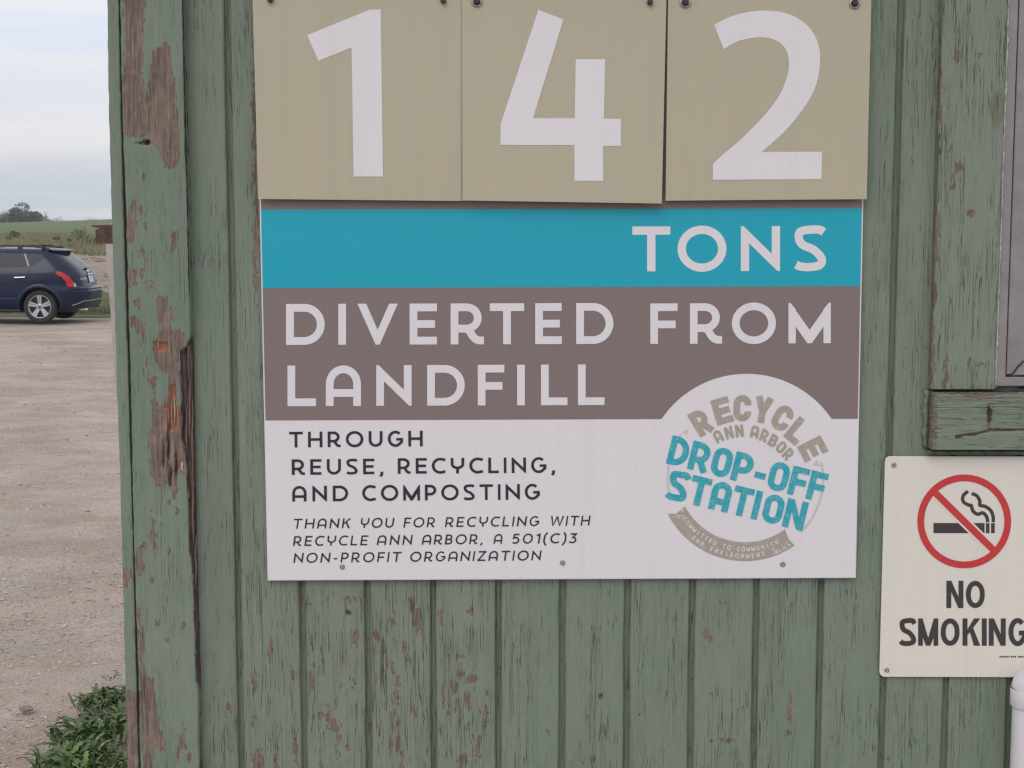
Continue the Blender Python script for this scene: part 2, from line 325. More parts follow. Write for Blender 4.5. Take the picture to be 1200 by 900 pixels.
PCHIP = ze(*PL, [(80,465,8,25),(165,370,8,25),(218,255,5,30),(295,348,10,12),(163,515,6,18),(178,630,18,30),(240,635,7,30),(305,605,8,40),(355,235,6,28),(360,360,11,38),(385,480,8,10),(490,92,30,9),(525,78,10,10),(505,225,9,25),(498,368,7,15),(415,485,9,35),(430,515,10,20),(448,565,7,35),(480,590,10,12),(460,385,7,15),(440,440,8,18),(467,290,5,15),(712,170,11,35),(690,110,6,15),(572,215,10,12),(672,255,6,25),(615,170,5,20),(630,170,5,20),(600,250,5,20),(612,285,5,20),(595,320,5,15),(628,325,6,12),(648,365,8,15),(575,355,5,15),(640,425,11,25),(628,475,6,20),(645,510,8,15),(590,530,4,15),(618,580,5,20),(648,580,6,20),(660,610,5,30),(700,460,6,20),(715,465,5,15),(790,160,5,20),(890,135,10,10),(820,290,7,12),(850,285,12,6),(858,342,12,12),(900,360,22,15),(836,382,11,20),(798,415,8,28),(815,450,5,15),(838,450,5,18),(878,440,9,25),(942,408,9,10),(935,485,9,25),(880,520,5,18),(895,570,5,20),(905,600,5,30),(920,600,5,30),(865,630,15,20),(810,620,5,12),(1150,535,8,6)])
PCHIP += ze(*PR, [(540,208,14,15),(548,222,8,8),(545,408,6,8),(655,460,9,8),(200,520,4,12),(160,628,8,10),(810,540,8,10),(600,565,30,4),(817,455,4,25),(325,420,4,25),(1057,610,6,5),(1100,585,4,10),(1133,628,10,4)])
PCHIP += [('e', 299, 150, 3, 60), ('e', 300, 290, 2.5, 40), ('e', 303, 215, 4, 60)]
PDARK = ze(*PL, [(478,138,8,12)])+ze(*PR, [(183,418,7,9),(314,480,4,4)])
def age_of(px, py):
    a = np.where(py > 660, np.interp(px, [230, 300, 450, 590, 640, 800, 1100], [0.15, 0.8, 0.95, 0.75, 0.30, 0.42, 0.35]), np.interp(px, [230, 262, 300, 1010, 1090, 1200], [0.10, 0.28, 0.5, 0.40, 0.45, 0.5]))
    return a
def board(name, x0, x1, z0, z1, y, th, chips=(), darks=(), freshs=(), deep=0.0, age_shade=None, dx=0.002, dz=0.0025, mat=None, seed=0, groove=0.0, wav=0.0008, edge=0.0018, label=None, erode=True, zvis=True):
    n = max(4, int((x1-x0)/dx)); xs = np.linspace(x0, x1, n)
    prof = np.zeros(n)                                    # rounded edges
    e = np.minimum(xs-x0, x1-xs); prof = np.where(e < edge, edge-np.sqrt(np.maximum(0, edge**2-(edge-e)**2)), 0)
    cx = np.concatenate([[x0, x0], xs, [x1, x1]]); cy = np.concatenate([[th, th*0.5], prof, [th*0.5, th]])
    if groove:                                            # shiplap tongue that makes the groove floor
        cx = np.concatenate([[x0, x0], xs, [x1+0.0004, x1+0.0006, x1+groove/2, x1+groove+0.006]]); cy = np.concatenate([[th, th*0.5], prof, [0.0055, 0.0080, 0.0088, 0.0084]])
    if zvis: zs = np.concatenate([np.linspace(z0, Z0, 4)[:-1] if z0 < Z0-0.02 else [], np.arange(max(z0, Z0), min(z1, Z1), dz), np.linspace(min(z1, Z1), z1, 4) if z1 > Z1+0.02 else [z1]])
    else: zs = np.arange(z0, z1, dz)
    nz, nx = len(zs), len(cx)
    X = np.tile(cx, (nz, 1)); Z = np.tile(zs[:, None], (1, nx)); Yo = np.tile(cy, (nz, 1))
    face = np.tile(np.concatenate([[0, 0], np.ones(n), np.zeros(nx-n-2)]), (nz, 1))
    # wavy edges and slow warp
    wx = (vnoise(Z*9+seed*3.1, Z*0+seed, 5)-0.5)*wav*2+(vnoise(Z*60+seed*3.1, Z*0+seed, 9)-0.5)*wav
    X = X+wx*(np.abs(X-(x0+x1)/2)/((x1-x0)/2))
    Yo = Yo+(vnoise(X*40+seed*7, Z*6, 3)-0.5)*0.0012*face+(vnoise(X*500, Z*18+seed, 4)-0.5)*0.0003*face
    PX, PY = inv(X, np.full(X.shape, y), Z)
    ch = field(PX, PY, chips) if chips else np.full(X.shape, -9.0)
    dk = field(PX, PY, darks) if darks else np.full(X.shape, -9.0)
    fr = field(PX, PY, freshs) if freshs else np.full(X.shape, -9.0)
    if erode: Yo += np.clip(ch, 0, 1)*0.0006*face
    if deep: Yo += (np.clip(dk/3+0.3, 0, 1)*deep*(0.75+0.5*vnoise(X*300, Z*25, 8))+np.clip(fr/3, 0, 1)*0.004*(0.6+0.8*vnoise(X*400, Z*30, 2))+np.clip(ch/6-0.5, 0, 1)*0.0015)*face
    V = np.stack([X, y+Yo, Z], -1).reshape(-1, 3)
    i = np.arange(nz-1)[:, None]*nx+np.arange(nx-1)[None, :]
    Fq = np.stack([i, i+1, i+1+nx, i+nx], -1).reshape(-1, 4)
    me = bpy.data.meshes.new(name); me.vertices.add(len(V)); me.vertices.foreach_set('co', V.ravel())
    me.loops.add(len(Fq)*4); me.loops.foreach_set('vertex_index', Fq.ravel().astype(np.int32))
    me.polygons.add(len(Fq)); me.polygons.foreach_set('loop_start', np.arange(len(Fq), dtype=np.int32)*4); me.polygons.foreach_set('loop_total', np.full(len(Fq), 4, np.int32))
    me.polygons.foreach_set('use_smooth', np.ones(len(Fq), bool))
    me.update(calc_edges=True); me.validate()
    a = me.color_attributes.new('mask', 'FLOAT_COLOR', 'POINT')
    ag_shade = age_shade(PX, PY) if age_shade else np.full(X.shape, 0.2)
    if groove: ag_shade = ag_shade*1.0; ag_shade[:, -3:] = 2.0; ag_shade[:, -4:-3] = 1.7  # values above one mark groove floors for painted-in shade
    C = np.stack([np.clip(0.5+ch/10, 0, 1), np.clip(0.5+fr/8, 0, 1), np.clip(0.5+dk/8, 0, 1), ag_shade], -1)
    a.data.foreach_set('color', C.astype(np.float32).ravel())
    me.materials.append(mat or PAINT)
    o = bpy.data.objects.new(name, me); COL.objects.link(o); o.parent = shed
    if label: o['label'] = label
    return o
def wx(px, py, y=D): return at(px, py, y).x
# siding boards: grooves as they meet the bottom edge of the photograph
gpx = [208, 283, 357, 432.5, 508.5, 584.3, 658.5, 733.5, 808.7, 883, 958, 1032.5, 1106, 1180.5, 1255, 1330, 1405]
gx = [wx(p, 900) for p in gpx]
GW = 0.0105
for i in range(len(gx)-1):
    board('plank', gx[i]+GW/2, gx[i+1]-GW/2, 0.12, 2.75, D, 0.014, PCHIP, PDARK, deep=0.004, age_shade=age_of, seed=i+1, groove=GW, wav=0.0005)
# corner boards
cb0, cb1 = wx(164.2, 900, D-0.024), wx(233.8, 900, D-0.024)
board('corner_board', cb0, cb1, 0.10, 2.75, D-0.024, 0.023, CHIP, DARK, FRESH, deep=0.010, age_shade=lambda a, b: np.full(a.shape, 0.12), dx=0.0015, dz=0.0018, seed=31, wav=0.0012, edge=0.0014, label='wide corner board with long peeled patches and a rotten split edge')
sb0, sb1 = wx(149.5, 900, D-0.0225), cb0-0.0021
board('corner_board', sb0, sb1, 0.10, 2.75, D-0.0225, 0.08, CHIP, (), (), age_shade=lambda a, b: np.full(a.shape, 0.1), dx=0.0015, seed=32, wav=0.0011, edge=0.0014, label='narrow outer corner board, bare wood near its foot')
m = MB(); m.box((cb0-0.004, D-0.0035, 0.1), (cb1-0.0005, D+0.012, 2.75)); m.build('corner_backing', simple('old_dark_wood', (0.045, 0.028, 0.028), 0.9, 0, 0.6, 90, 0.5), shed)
WOODS = [simple('raw_wood', (0.36, 0.22, 0.15), .8, 0, .35, 160, .5), simple('grey_wood', (0.20, 0.145, 0.125), .85, 0, .4, 160, .5), simple('pale_wood', (0.52, 0.38, 0.31), .8, 0, .25, 160, .4)]
rs = random.Random(21)
for px, py, hh, wd_, mi_ in ((213.5, 548, 9, 1.6, 2), (208.3, 440, 34, .7, 2), (222, 480, 40, 1.0, 1), (225.5, 520, 52, .9, 1), (218.5, 505, 30, .8, 1), (201, 486, 26, .8, 0), (204.5, 478, 22, .7, 2), (197.5, 480, 20, .8, 0), (226, 600, 40, .9, 1), (187, 428, 14, .7, 2), (195, 545, 16, .9, 1), (190, 515, 5, 1.6, 1), (220.5, 420, 26, .8, 1), (185.5, 402, 9, .8, 2), (202, 566, 18, .9, 1), (184.5, 530, 12, .8, 1), (229.5, 660, 34, .8, 1)):
    yy = D-0.024+rs.uniform(.0015, .0045); m = MB(); n = 7; pts = []; rad_ = []
    for k in range(n):
        t = k/(n-1); q = at(px+rs.uniform(-.5, .5), py+hh*(t*2-1), yy); pts.append(q+Vector((0, .004*abs(t*2-1)**2, 0))); rad_.append(max(.0003, wd_/F_PX*D*(1-abs(t*2-1)**3)))
    m.tube(pts, rad_, 6); m.build('splinter', WOODS[mi_], shed, True)
# black tubes standing in for the shade in the seams beside the corner board
for x_a, rad0, zz in ((cb0-0.0010, .0010, (0.3, 2.6)), (cb1+0.0008, .0009, (1.85, 2.6))):
    m = MB(); zz = np.arange(zz[0], zz[1], .008); m.tube([(x_a+rs.gauss(0, .00015), D-0.0236, z) for z in zz], [max(.0005, rad0+rs.gauss(0, .0003)) for z in zz], 6); m.build('seam_shade', BLACK, shed)
# window trim, sill
ty = D-0.020
tx0, tx1 = wx(1091.5, 455, ty), wx(1166.3, 455, ty)
tz0 = at(1130, 456, ty).z; tz_s0 = at(1130, 527, D-0.03).z; tz_s1 = at(1130, 459.3, D-0.03).z
AT = (1040, 240, 2.8125)
TCH = ze(*AT, [(195,520,5,14),(195,560,7,22),(190,590,6,16),(302,525,9,3)]) + [('e', 1102, 70, 2, 60), ('e', 1096, 262, 4, 30), ('e', 1094, 330, 3, 40), ('e', 1092, 400, 2.5, 60)]+[('e', 1122, 66, 5, 6), ('e', 1146, 64, 3, 4), ('e', 1123, 196, 5, 5), ('e', 1140, 250, 6, 3), ('e', 1117, 220, 4, 3)]
board('window_trim', tx0, tx1, tz0, 2.75, ty, 0.019, TCH, (), (), age_shade=lambda a, b: np.full(a.shape, 0.72), seed=41, wav=0.0008, label='vertical window trim board with cracked green paint')
SCH = [('p', [(1096, 458), (1260, 459), (1260, 465), (1180, 463), (1150, 466), (1096, 461)]), ('e', 1094, 490, 3, 40)]
SDK = [('p', [(1120, 510.5), (1148, 507), (1160, 503), (1160, 506), (1145, 510), (1120, 513)]), ('p', [(1158, 473), (1164, 484), (1160, 500), (1162, 503), (1230, 503), (1230, 506), (1158, 505), (1157, 485)])]
board('window_sill', tx0+0.001, tx0+1.05, tz_s0, tz_s1, D-0.03, 0.029, SCH, SDK, (), deep=0.006, age_shade=lambda a, b: np.full(a.shape, 0.6), dx=0.003, dz=0.0015, mat=PAINT_H, seed=43, wav=0.0, zvis=False, label='cracked green horizontal board under the window')
m = MB(); m.box((tx0-0.002, D-0.009, tz_s0-0.004), (tx0+1.05, D-0.001, tz0-0.001), bev=0.002); m.build('sill_backing', simple('backing_green', (0.045, 0.055, 0.042), .9, 0, .4, 90), shed)
m = MB(); m.tube([(tx0-0.0035+0.0010*math.sin(k*.7), D-0.004, tz0-0.003-k*0.0045) for k in range(22)], [0.0045+0.0009*math.sin(k*.9)+.0006*math.sin(k*2.3) for k in range(22)], 10); m.build('caulk_bead', simple('grimy_caulk', (0.17, 0.20, 0.165), 0.8, 0, 0.4, 120, 0.5), shed, True)
# ragged drip lip below the sill board
m = MB(); m.box((tx0-0.004, D-0.020, tz_s0-0.010), (tx0+1.05, D-0.0125, tz_s0-0.0035), bev=0.0015); m.build('drip_strip', simple('dirty_green_wood', (0.085, 0.105, 0.085), 0.85, 0, 0.5, 120, 0.5), shed)
# window: frame, sash, glass
win = bpy.data.objects.new('window', None); COL.objects.link(win); win.parent = shed
wl = tx1+0.0045; wb = tz0+0.0035
fy = D-0.010
fw = 0.0150
m = MB(); m.box((wl, fy, wb), (wl+fw, fy+0.03, 2.62), bev=0.0015); m.box((wl+fw-0.001, fy+0.0005, wb), (wl+0.95, fy+0.03, wb+fw), bev=0.0015)
m.box((wl+0.95, fy, wb), (wl+0.95+fw, fy+0.03, 2.62), bev=0.0015); m.box((wl, fy+0.0005, 2.62), (wl+0.95+fw, fy+0.03, 2.635)); m.build('window_frame', WFRAME, win)
sx0, sz0 = wl+fw+0.0028, wb+fw+0.0028
m = MB(); m.box((sx0, fy+0.004, sz0), (sx0+0.05, fy+0.028, 2.61), bev=0.0015); m.box((sx0+0.0502, fy+0.0045, sz0), (wl+0.94, fy+0.028, sz0+0.05), bev=0.0015); m.build('sash', WFRAME, win)
m = MB(); m.box((sx0+0.04, fy+0.014, sz0+0.04), (wl+0.945, fy+0.018, 2.61)); m.build('pane', MT('window_glass', 0.06, (0.03, 0.035, 0.04)).m, win)
m = MB(); m.box((wl+fw-0.002, fy+0.022, wb+fw-0.002), (wl+0.95, fy+0.026, 2.615)); m.build('seal_gap', BLACK, win)
m = MB(); pts = [Vector((sx0-0.001, fy+0.002, sz0+0.001)), Vector((sx0+0.008, fy+0.002, sz0+0.0015)), Vector((sx0+0.012, fy+0.002, sz0+0.006)), Vector((sx0+0.017, fy+0.002, sz0+0.014)), Vector((sx0+0.027, fy+0.002, sz0+0.024))]
m.tube(pts, 0.0011, 8); m.build('loose_gasket', BLACK, win, True)
# caulk line
m = MB(); zc = np.arange(wb-0.002, 2.45, 0.006); rs = random.Random(4)
m.tube([(tx1+0.0026+rs.uniform(-.0006, .0006), D-0.012+rs.uniform(-.001, .001), z) for z in zc], [0.0019+rs.uniform(-.0008, .0006)*(1 if z < 2.2 else 1) for z in zc], 6)
m.build('caulk_line', CAULK, shed, True)
# the rest of the building, seen when stepping aside
m = MB()
for k in range(22): m.box((sb0+0.004, D+0.06+k*0.105, 0.12), (sb0+0.02, D+0.06+k*0.105+0.094, 2.75), bev=0.002)
m.build('side_wall', simple('side_green_paint', (0.19, 0.27, 0.205), 0.65, 0, 0.2, 20, 0.2), shed)
m = MB(); m.box((sb0+0.02, D+0.0145, 0.0), (3.2, D+2.5, 2.74)); m.build('wall_core', simple('wall_core', (0.06, 0.055, 0.05), 0.9), shed)
m = MB(); m.prism([(sb0-0.2, D-0.25, 2.78), (sb0-0.2, D+2.7, 3.3), (sb0-0.2, D+2.7, 3.36), (sb0-0.2, D-0.25, 2.86)], (4.6, 0, 0)); m.build('roof', simple('roof_felt', (0.08, 0.08, 0.085), 0.9), shed)
# nail heads and nail holes
def screw(x, z, y, r, parent, name='screw', mat=None, cup=True):
    m = MB(); m.lathe([(r, 0), (r*0.95, -r*0.35), (r*0.6, -r*0.55), (r*0.42, -r*0.5), (r*0.34, -r*0.1), (0.0, -r*0.1)] if cup else [(r, 0), (r*.8, -r*.35), (0, -r*.45)], (0, 0, 0), seg=16)
    o = m.build(name, mat or STEEL, parent, True); o.location = Vector((x, y, z))-(parent.location if parent else Vector()); return o
for (px, py, yy, r) in ((1109, 427, ty, .0022), (1147, 426.5, ty, .0022), (1111.5, 514, D-0.03, .0026), (1062, 408, D, .0014), (195, 750, D-0.024, .0018), (163, 281, D-0.023, .0024), (180, 560, D-0.022, .0032), (183, 533, D-0.022, .0024)):
    p = at(px, py, yy); screw(p.x, p.z, yy+0.0005, r, shed, 'nail_head', simple('rusty_nail', (0.22, 0.19, 0.17), 0.6, 0.3, 0.4, 400) if yy < D else DARKMETAL, False)

# ================================================================== LETTERING
def arc(cx, cy, rx, ry, a0, a1, n=14): return [(cx+rx*math.cos(R(a0+(a1-a0)*i/n)), cy+ry*math.sin(R(a0+(a1-a0)*i/n))) for i in range(n+1)]
def cat(P, n=8):
    P = [np.array(p, float) for p in P]; out = []
    for i in range(len(P)-1):
        p0 = P[i-1] if i else 2*P[0]-P[1]; p1, p2 = P[i], P[i+1]; p3 = P[i+2] if i+2 < len(P) else 2*P[-1]-P[-2]
        for k in range(n):
            t = k/n; out.append(tuple(0.5*((2*p1)+(-p0+p2)*t+(2*p0-5*p1+4*p2-p3)*t*t+(-p0+3*p1-3*p2+p3)*t**3)))
    return out+[tuple(P[-1])]
NATW = dict(A=.84, B=.68, C=.82, D=.90, E=.65, F=.62, G=.90, H=.85, I=None, K=.76, L=.62, M=1.0, N=.85, O=1.04, P=.68, R=.76, S=.66, T=.80, U=.82, V=.92, W=1.3, Y=.80, Z=.74)
NATW.update({'5': .6, '0': .9, '1': .34, '3': .6, '(': .3, ')': .3, ',': .2, '-': .42, ' ': .5})
def diag(x0, y0, x1, y1, t): return None
def glyph(ch, W, w, st='geo'):
    """list of ('s', centreline, closed) or ('p', outline), cap height 1, width W, stroke w"""
    h = w/2; o = []
    s = lambda pts, c=False: o.append(('s', pts, c))
    p = lambda pts: o.append(('p', pts))
    if ch == 'I': s([(h, 0), (h, 1)])
    elif ch == 'L': s([(h, 1), (h, h), (W, h)])
    elif ch == 'T': s([(0, 1-h), (W, 1-h)]); s([(W/2, 1-w*.5), (W/2, 0)])
    elif ch == 'H': s([(h, 0), (h, 1)]); s([(W-h, 0), (W-h, 1)]); s([(h, .5), (W-h, .5)])
    elif ch == 'E': s([(W, 1-h), (h, 1-h), (h, h), (W, h)]); s([(h, .5), (W*.93, .5)])
    elif ch == 'F': s([(W, 1-h), (h, 1-h), (h, 0)]); s([(h, .5-h*.2), (W*.93, .5-h*.2)])
    elif ch == 'O' or ch == '0':
        if st == 'geo': s(arc(W/2, .5, W/2-h, .515-h, 0, 360, 36)[:-1], True)
        else:
            r = W/2-h; q = r if st == 'logo' else r*1.45
            s(arc(W/2, 1-h-q, r, q, 0, 180, 12)+arc(W/2, h+q, r, q, 180, 360, 12), True)
    elif ch == 'D':
        r = .5-h if st == 'geo' else min(.5-h, (W-w)*.8)
        s([(h, h), (W-h-r, h)]+arc(W-h-r, h+r, r, r, -90, 0)+arc(W-h-r, 1-h-r, r, r, 0, 90)+[(h, 1-h)], True)
    elif ch in 'PRB':
        lo = .40 if ch == 'P' else (.385 if ch == 'R' else .5); Wb = W if ch != 'R' else W*.93
        if ch == 'B': Wb = W*.93
        r = (1-h-lo-h*.0)/2; r = (1-h-lo)/2; rx = min(r*1.05, Wb-w)
        s([(h, 0), (h, 1)]); s([(h, 1-h), (Wb-h-rx, 1-h)]+arc(Wb-h-rx, 1-h-r, rx, r, 90, -90)+[(h, lo)])
        if ch == 'B':
            r2 = (.5-h)/2; s([(h*1.2, .5), (W-h-r2, .5)]+arc(W-h-r2, h+r2, r2, r2, 90, -90)+[(h, h)])
        if ch == 'R':
            if st == 'geo': s(cat([(W*.45, lo), (W*.56, lo*.86), (W*.66, lo*.52), (W*.77, h*1.25), (W*.88, h), (W, h)], 5))
            else: s([(W*.48, lo+.05), (W-h*1.1, 0)])
    elif ch == 'A':
        if st == 'bold': s([(h*.8, 0), (W/2, 1), ]); s([(W/2, 1), (W-h*.8, 0)]); s([(W*.25, .3), (W*.75, .3)])
        else:
            r = W/2-h; q = r*1.1 if st == 'geo' else r
            s([(h, 0), (h, 1-h-q)]+arc(W/2, 1-h-q, r, q, 180, 0)+[(W-h, 0)]); s([(h, .32), (W-h, .32)])
    elif ch == 'Y':
        if st == 'logo': s([(h*.9, 1), (W/2, .42), (W/2, 0)]); s([(W-h*.9, 1), (W/2, .42)])
        else:
            r = W/2-h; s([(h, 1), (h, .36+h+r*.75)]+arc(W/2, .36+r*.75, r, r*.75, 180, 360)+[(W-h, 1)]); s([(W/2, .36), (W/2, 0)])
    elif ch == 'U':
        r = W/2-h; q = min(r*1.02, .5); s([(h, 1), (h, h+q)]+arc(W/2, h+q, r, q, 180, 360)+[(W-h, 1)])
    elif ch in 'CG':
        if st == 'logo':
            r = W/2-h; L = arc(W/2, 1-h-r, r, r, 0, 180, 12)+arc(W/2, h+r, r, r, 180, 360, 12); s([(W-h, .62)]+L[0:]+[(W-h, .38)])
        else:
            rx = .5*W/.82-h if ch == 'C' and st == 'geo' else W/2-h; rx = min(rx, .515-h) if st == 'geo' else rx
            c = h+rx; ry = .515-h
            if ch == 'C': s([(c+rx*.72, .5+ry*.94)]+arc(c, .5, rx, ry, 62, 298, 22)+[(c+rx*.72, .5-ry*.94)] if st == 'geo' else arc(c, .5, rx, ry, 40, 320, 24))
            else:
                s(arc(c, .5, rx, ry, 48, 318 if st == 'geo' else 325, 24)+[(W-h, .30), (W-h, .5)]) ; s([(W*.56, .5-h*.4), (W, .5-h*.4)])
    elif ch == 'S':
        e = h; P = [(W-h*.6, .80), (W*.80, .94-h*.3), (W*.52, 1.01-h), (W*.20, .90-h*.3), (h*1.15, .72), (W*.28, .575), (W*.62, .465), (W-h*1.05, .27), (W*.80, .09+h*.4), (W*.48, -.01+h), (W*.20, .05+h*.5), (h*.5, .17)]
        if st == 'geo': P[0] = (W*.93, .86); P[-1] = (W*.06, .14)
        s(cat(P, 5))
    elif ch == 'N' or ch == 'M' or ch == 'V' or ch == 'W' or ch == 'K' or ch == 'Z':
        f = .06 if st == 'geo' else w*1.05
        if ch == 'N':
            if st != 'geo':
                f = w*.95
            sl = 1.0
            for _ in range(40): sl = (1-w*math.sqrt(1+sl*sl)*(1 if st == 'geo' else .0))/(W-2*f) if st == 'geo' else 1/(W-f)
            up = lambda x: 1-sl*(x-f); lo = lambda x: sl*(W-f-x)
            yt = up(w) if st == 'geo' else 1
            p([(0, 0), (w, 0), (w, yt), (f, 1), (0, 1)] if st == 'geo' else [(0, 0), (w, 0), (w, 1), (0, 1)])
            p([(W, 1), (W-w, 1), (W-w, lo(W-w)), (W-f, 0), (W, 0)] if st == 'geo' else [(W, 1), (W-w, 1), (W-w, 0), (W, 0)])
            if st == 'geo': p([(0, 1), (f, 1), (W, up(W)), (W, 0), (W-f, 0), (0, lo(0))])
            else: p([(0, 1), (f*1.08, 1), (W, 0), (W-f*1.08, 0)])
        elif ch == 'M':
            c = W/2; a = .05 if st == 'geo' else w*.9; b = .055 if st == 'geo' else w*.45
            dxp = w*.78 if st == 'geo' else w*.5
            p([(0, 0), (w*.95, 0), (w*.95, .99-dxp), (a, 1), (0, 1)]); p([(W, 0), (W-w*.95, 0), (W-w*.95, .99-dxp), (W-a, 1), (W, 1)])
            vt = w*1.75 if st == 'geo' else w*1.6
            yi = 1-(c-a)*(1-.0)/(c-a)*(1-vt)
            p([(0, 1), (a, 1), (c, vt if st == 'geo' else .28), (c, 0), (c-b, 0), (0, 1-(vt if st == 'geo' else .25))]); p([(W, 1), (W-a, 1), (c, vt if st == 'geo' else .28), (c, 0), (c+b, 0), (W, 1-(vt if st == 'geo' else .25))])
        elif ch == 'V':
            t = w*1.12; b = .05; c = W/2; p([(0, 1), (t, 1), (c, w*1.9), (c, 0), (c-b, 0)]); p([(W, 1), (W-t, 1), (c, w*1.9), (c, 0), (c+b, 0)])
        elif ch == 'W':
            t = w*1.08; b = .04; q = W/4
            for k, (x0, x1) in enumerate(((0, q), (2*q, q), (2*q, 3*q), (4*q, 3*q))):
                sg = 1 if x1 > x0 else -1; u0 = x0 if k in (0, 3) else x0-sg*t/2; p([(u0, 1), (u0+sg*t, 1), (x1+sg*b, 0), (x1-sg*b, 0)] if k in (0, 3) else [(u0, .96), (u0+sg*t, .96), (x1+sg*b, 0), (x1-sg*b, 0)])
        elif ch == 'K':
            s([(h, 0), (h, 1)]); t = w*1.2; 
            p([(w*.9, .36), (w*.9, .36+t*.95), (W-t*1.05, 1), (W, 1)]); p([(W*.36, .62), (W*.36+t*.55, .74), (W, 0), (W-t*1.08, 0)])
        elif ch == 'Z': s([(.02*W, 1-h), (W, 1-h)]); s([(0, h), (W, h)]); p([(W-w*1.2, 1-w*.5), (W, 1-w*.5), (w*1.2, w*.5), (0, w*.5)])
    elif ch == '-': s([(W*.1, .38), (W*.9, .38)])
    elif ch == ',': s([(W*.65, w*.95), (W*.62, 0), (W*.25, -w*.9)])
    elif ch == '1': s([(0, .78), (W-h, .96)]); s([(W-h, 1), (W-h, 0)])
    elif ch == '5': s([(W*.92, 1-h), (W*.2, 1-h), (W*.13, .56), ]+cat([(W*.3, .61), (W*.6, .6), (W-h, .42), (W-h*1.1, .22), (W*.6, h), (W*.3, h*1.1), (0.02, .12)], 4))
    elif ch == '3': s([(W*.05, 1-h), (W*.88, 1-h), (W*.45, .58)]+cat([(W*.62, .57), (W-h, .42), (W-h, .2), (W*.6, h), (W*.3, h), (0, .14)], 4))
    elif ch == '(': s(cat([(W*.95, 1.1), (W*.35, .8), (W*.2, .45), (W*.35, .1), (W*.95, -.2)], 5))
    elif ch == ')': s(cat([(W*.05, 1.1), (W*.65, .8), (W*.8, .45), (W*.65, .1), (W*.05, -.2)], 5))
    return o
def stroke_quads(pts, closed, w):
    P = [np.array(q, float) for q in pts]; Q = [P[0]]
    for q in P[1:]:
        if np.hypot(*(q-Q[-1])) > 1e-5: Q.append(q)
    if closed and np.hypot(*(Q[0]-Q[-1])) < 1e-5: Q.pop()
    n = len(Q); L = []; Rr = []
    for i in range(n):
        a = Q[i]-Q[i-1] if (closed or i > 0) else Q[1]-Q[0]; b = Q[(i+1) % n]-Q[i] if (closed or i < n-1) else Q[-1]-Q[-2]
        a = a/np.hypot(*a); b = b/np.hypot(*b); na = np.array([-a[1], a[0]]); nb = np.array([-b[1], b[0]])
        m = na+nb; m = m/max(1e-6, np.hypot(*m)); k = min(1/max(.35, m.dot(na)), 2.2); L.append(Q[i]+m*k*w/2); Rr.append(Q[i]-m*k*w/2)
    k = n if closed else n-1
    return L+Rr, [(i, (i+1) % n, n+(i+1) % n, n+i) for i in range(k)]
class Letters:
    def __init__(s, y): s.mb = MB(); s.y = y; s.k = 0
    def put(s, ch, W, w, fn, st='geo', mi=0):      # fn maps glyph coords -> pixel
        for it in glyph(ch, W, w, st):
            s.k += 1; yy = s.y-0.00002*(s.k % 19)
            if it[0] == 's':
                v, f = stroke_quads(it[1], it[2], w)
                for qi, q4 in enumerate(f): s.mb.add([at(*fn(*v[q]), yy-0.000006*(qi % 3)-0.000003*(qi % 7)) for q in q4], [(0, 1, 2, 3)], mi)
            else: s.mb.poly([at(*fn(*q), yy) for q in it[1]], mi)
    def letters(s, spec, cap, base0, base1, xr, w, st='geo'):   # per-letter extents in pixels
        for ch, a, b in spec:
            bs = base0+(base1-base0)*((a+b)/2-xr[0])/(xr[1]-xr[0]); sl = (base1-base0)/(xr[1]-xr[0])
            W = (b-a)/cap if ch != 'I' else w
            s.put(ch, W, w, lambda gx_, gy_, a=a, bs=bs, W=W, b=b: (a+gx_*cap+gy_*cap*-.0, bs-gy_*cap+(gx_-W/2)*cap*sl), st)
    def line(s, txt, x0, x1, y0, y1, cap, w, sp=.22, slant=0.0, st='geo'):
        Ws = [(w if c == 'I' else NATW[c]) for c in txt]; tot = sum(Ws)+sp*(len(txt)-1)
        ext = (x1-x0)-slant*cap; k = ext/(tot*cap); ang = math.atan2(y1-y0, x1-x0); x = 0
        # keep letter shapes, stretch spacing lightly
        kk = 0.5*(1+k); sp2 = ((ext/cap)-sum(Ws)*kk)/max(1, len(txt)-1)
        for c, W in zip(txt, Ws):
            if c != ' ':
                def fn(gx_, gy_, x=x):
                    u = (x+gx_*(kk if c != 'I' else 1)+slant*gy_)*cap; v = gy_*cap
                    return x0+u*math.cos(ang)+v*math.sin(ang), y0+u*math.sin(ang)-v*math.cos(ang)
                s.put(c, W, w, fn, st)
            x += W*kk+sp2
    def build(s, mats, parent, label=None, name='lettering'):
        o = s.mb.build(name, mats, parent)
        for p in o.data.polygons:
            pass
        if label: o['label'] = label
        return o
# ================================================================== MAIN SIGN
SY = D-0.011
sign = thing('information_sign', 'large sign in teal, brown and white bands reading tons diverted from landfill', 'sign', at(658, 680, SY))
def sl_(y): return 304.3+(y-245)*(313.6-304.3)/435
def sr_(y): return 1011.8+(y-235)*(1003.0-1011.8)/442
c4 = [at(sl_(-60), -60, SY), at(sr_(-60), -60, SY), at(sr_(677.3), 677.3, SY), at(sl_(680.3), 680.3, SY)]
m = MB(); m.prism([c+Vector((0, 0.0004, 0)) for c in c4], (0, 0.0035, 0)); m.build('panel', EDGE, sign)
def flat(name, pts, y, mat, parent, label=None):
    m = MB(); m.poly([at(px, py, y) for px, py in pts]); o = m.build(name, mat, parent)
    if label: o['label'] = label
    return o
e = 1.6
cc, cR = (875, 558.3), 120.3
def yb(x): return 492.8+(x-310)*(490.8-492.8)/700        # brown/white border
ring = []
for k in range(25):
    a = R(180+34)+(R(360-34)-R(180+34))*k/24; ring.append((cc[0]+cR*math.cos(a), cc[1]+cR*math.sin(a)))
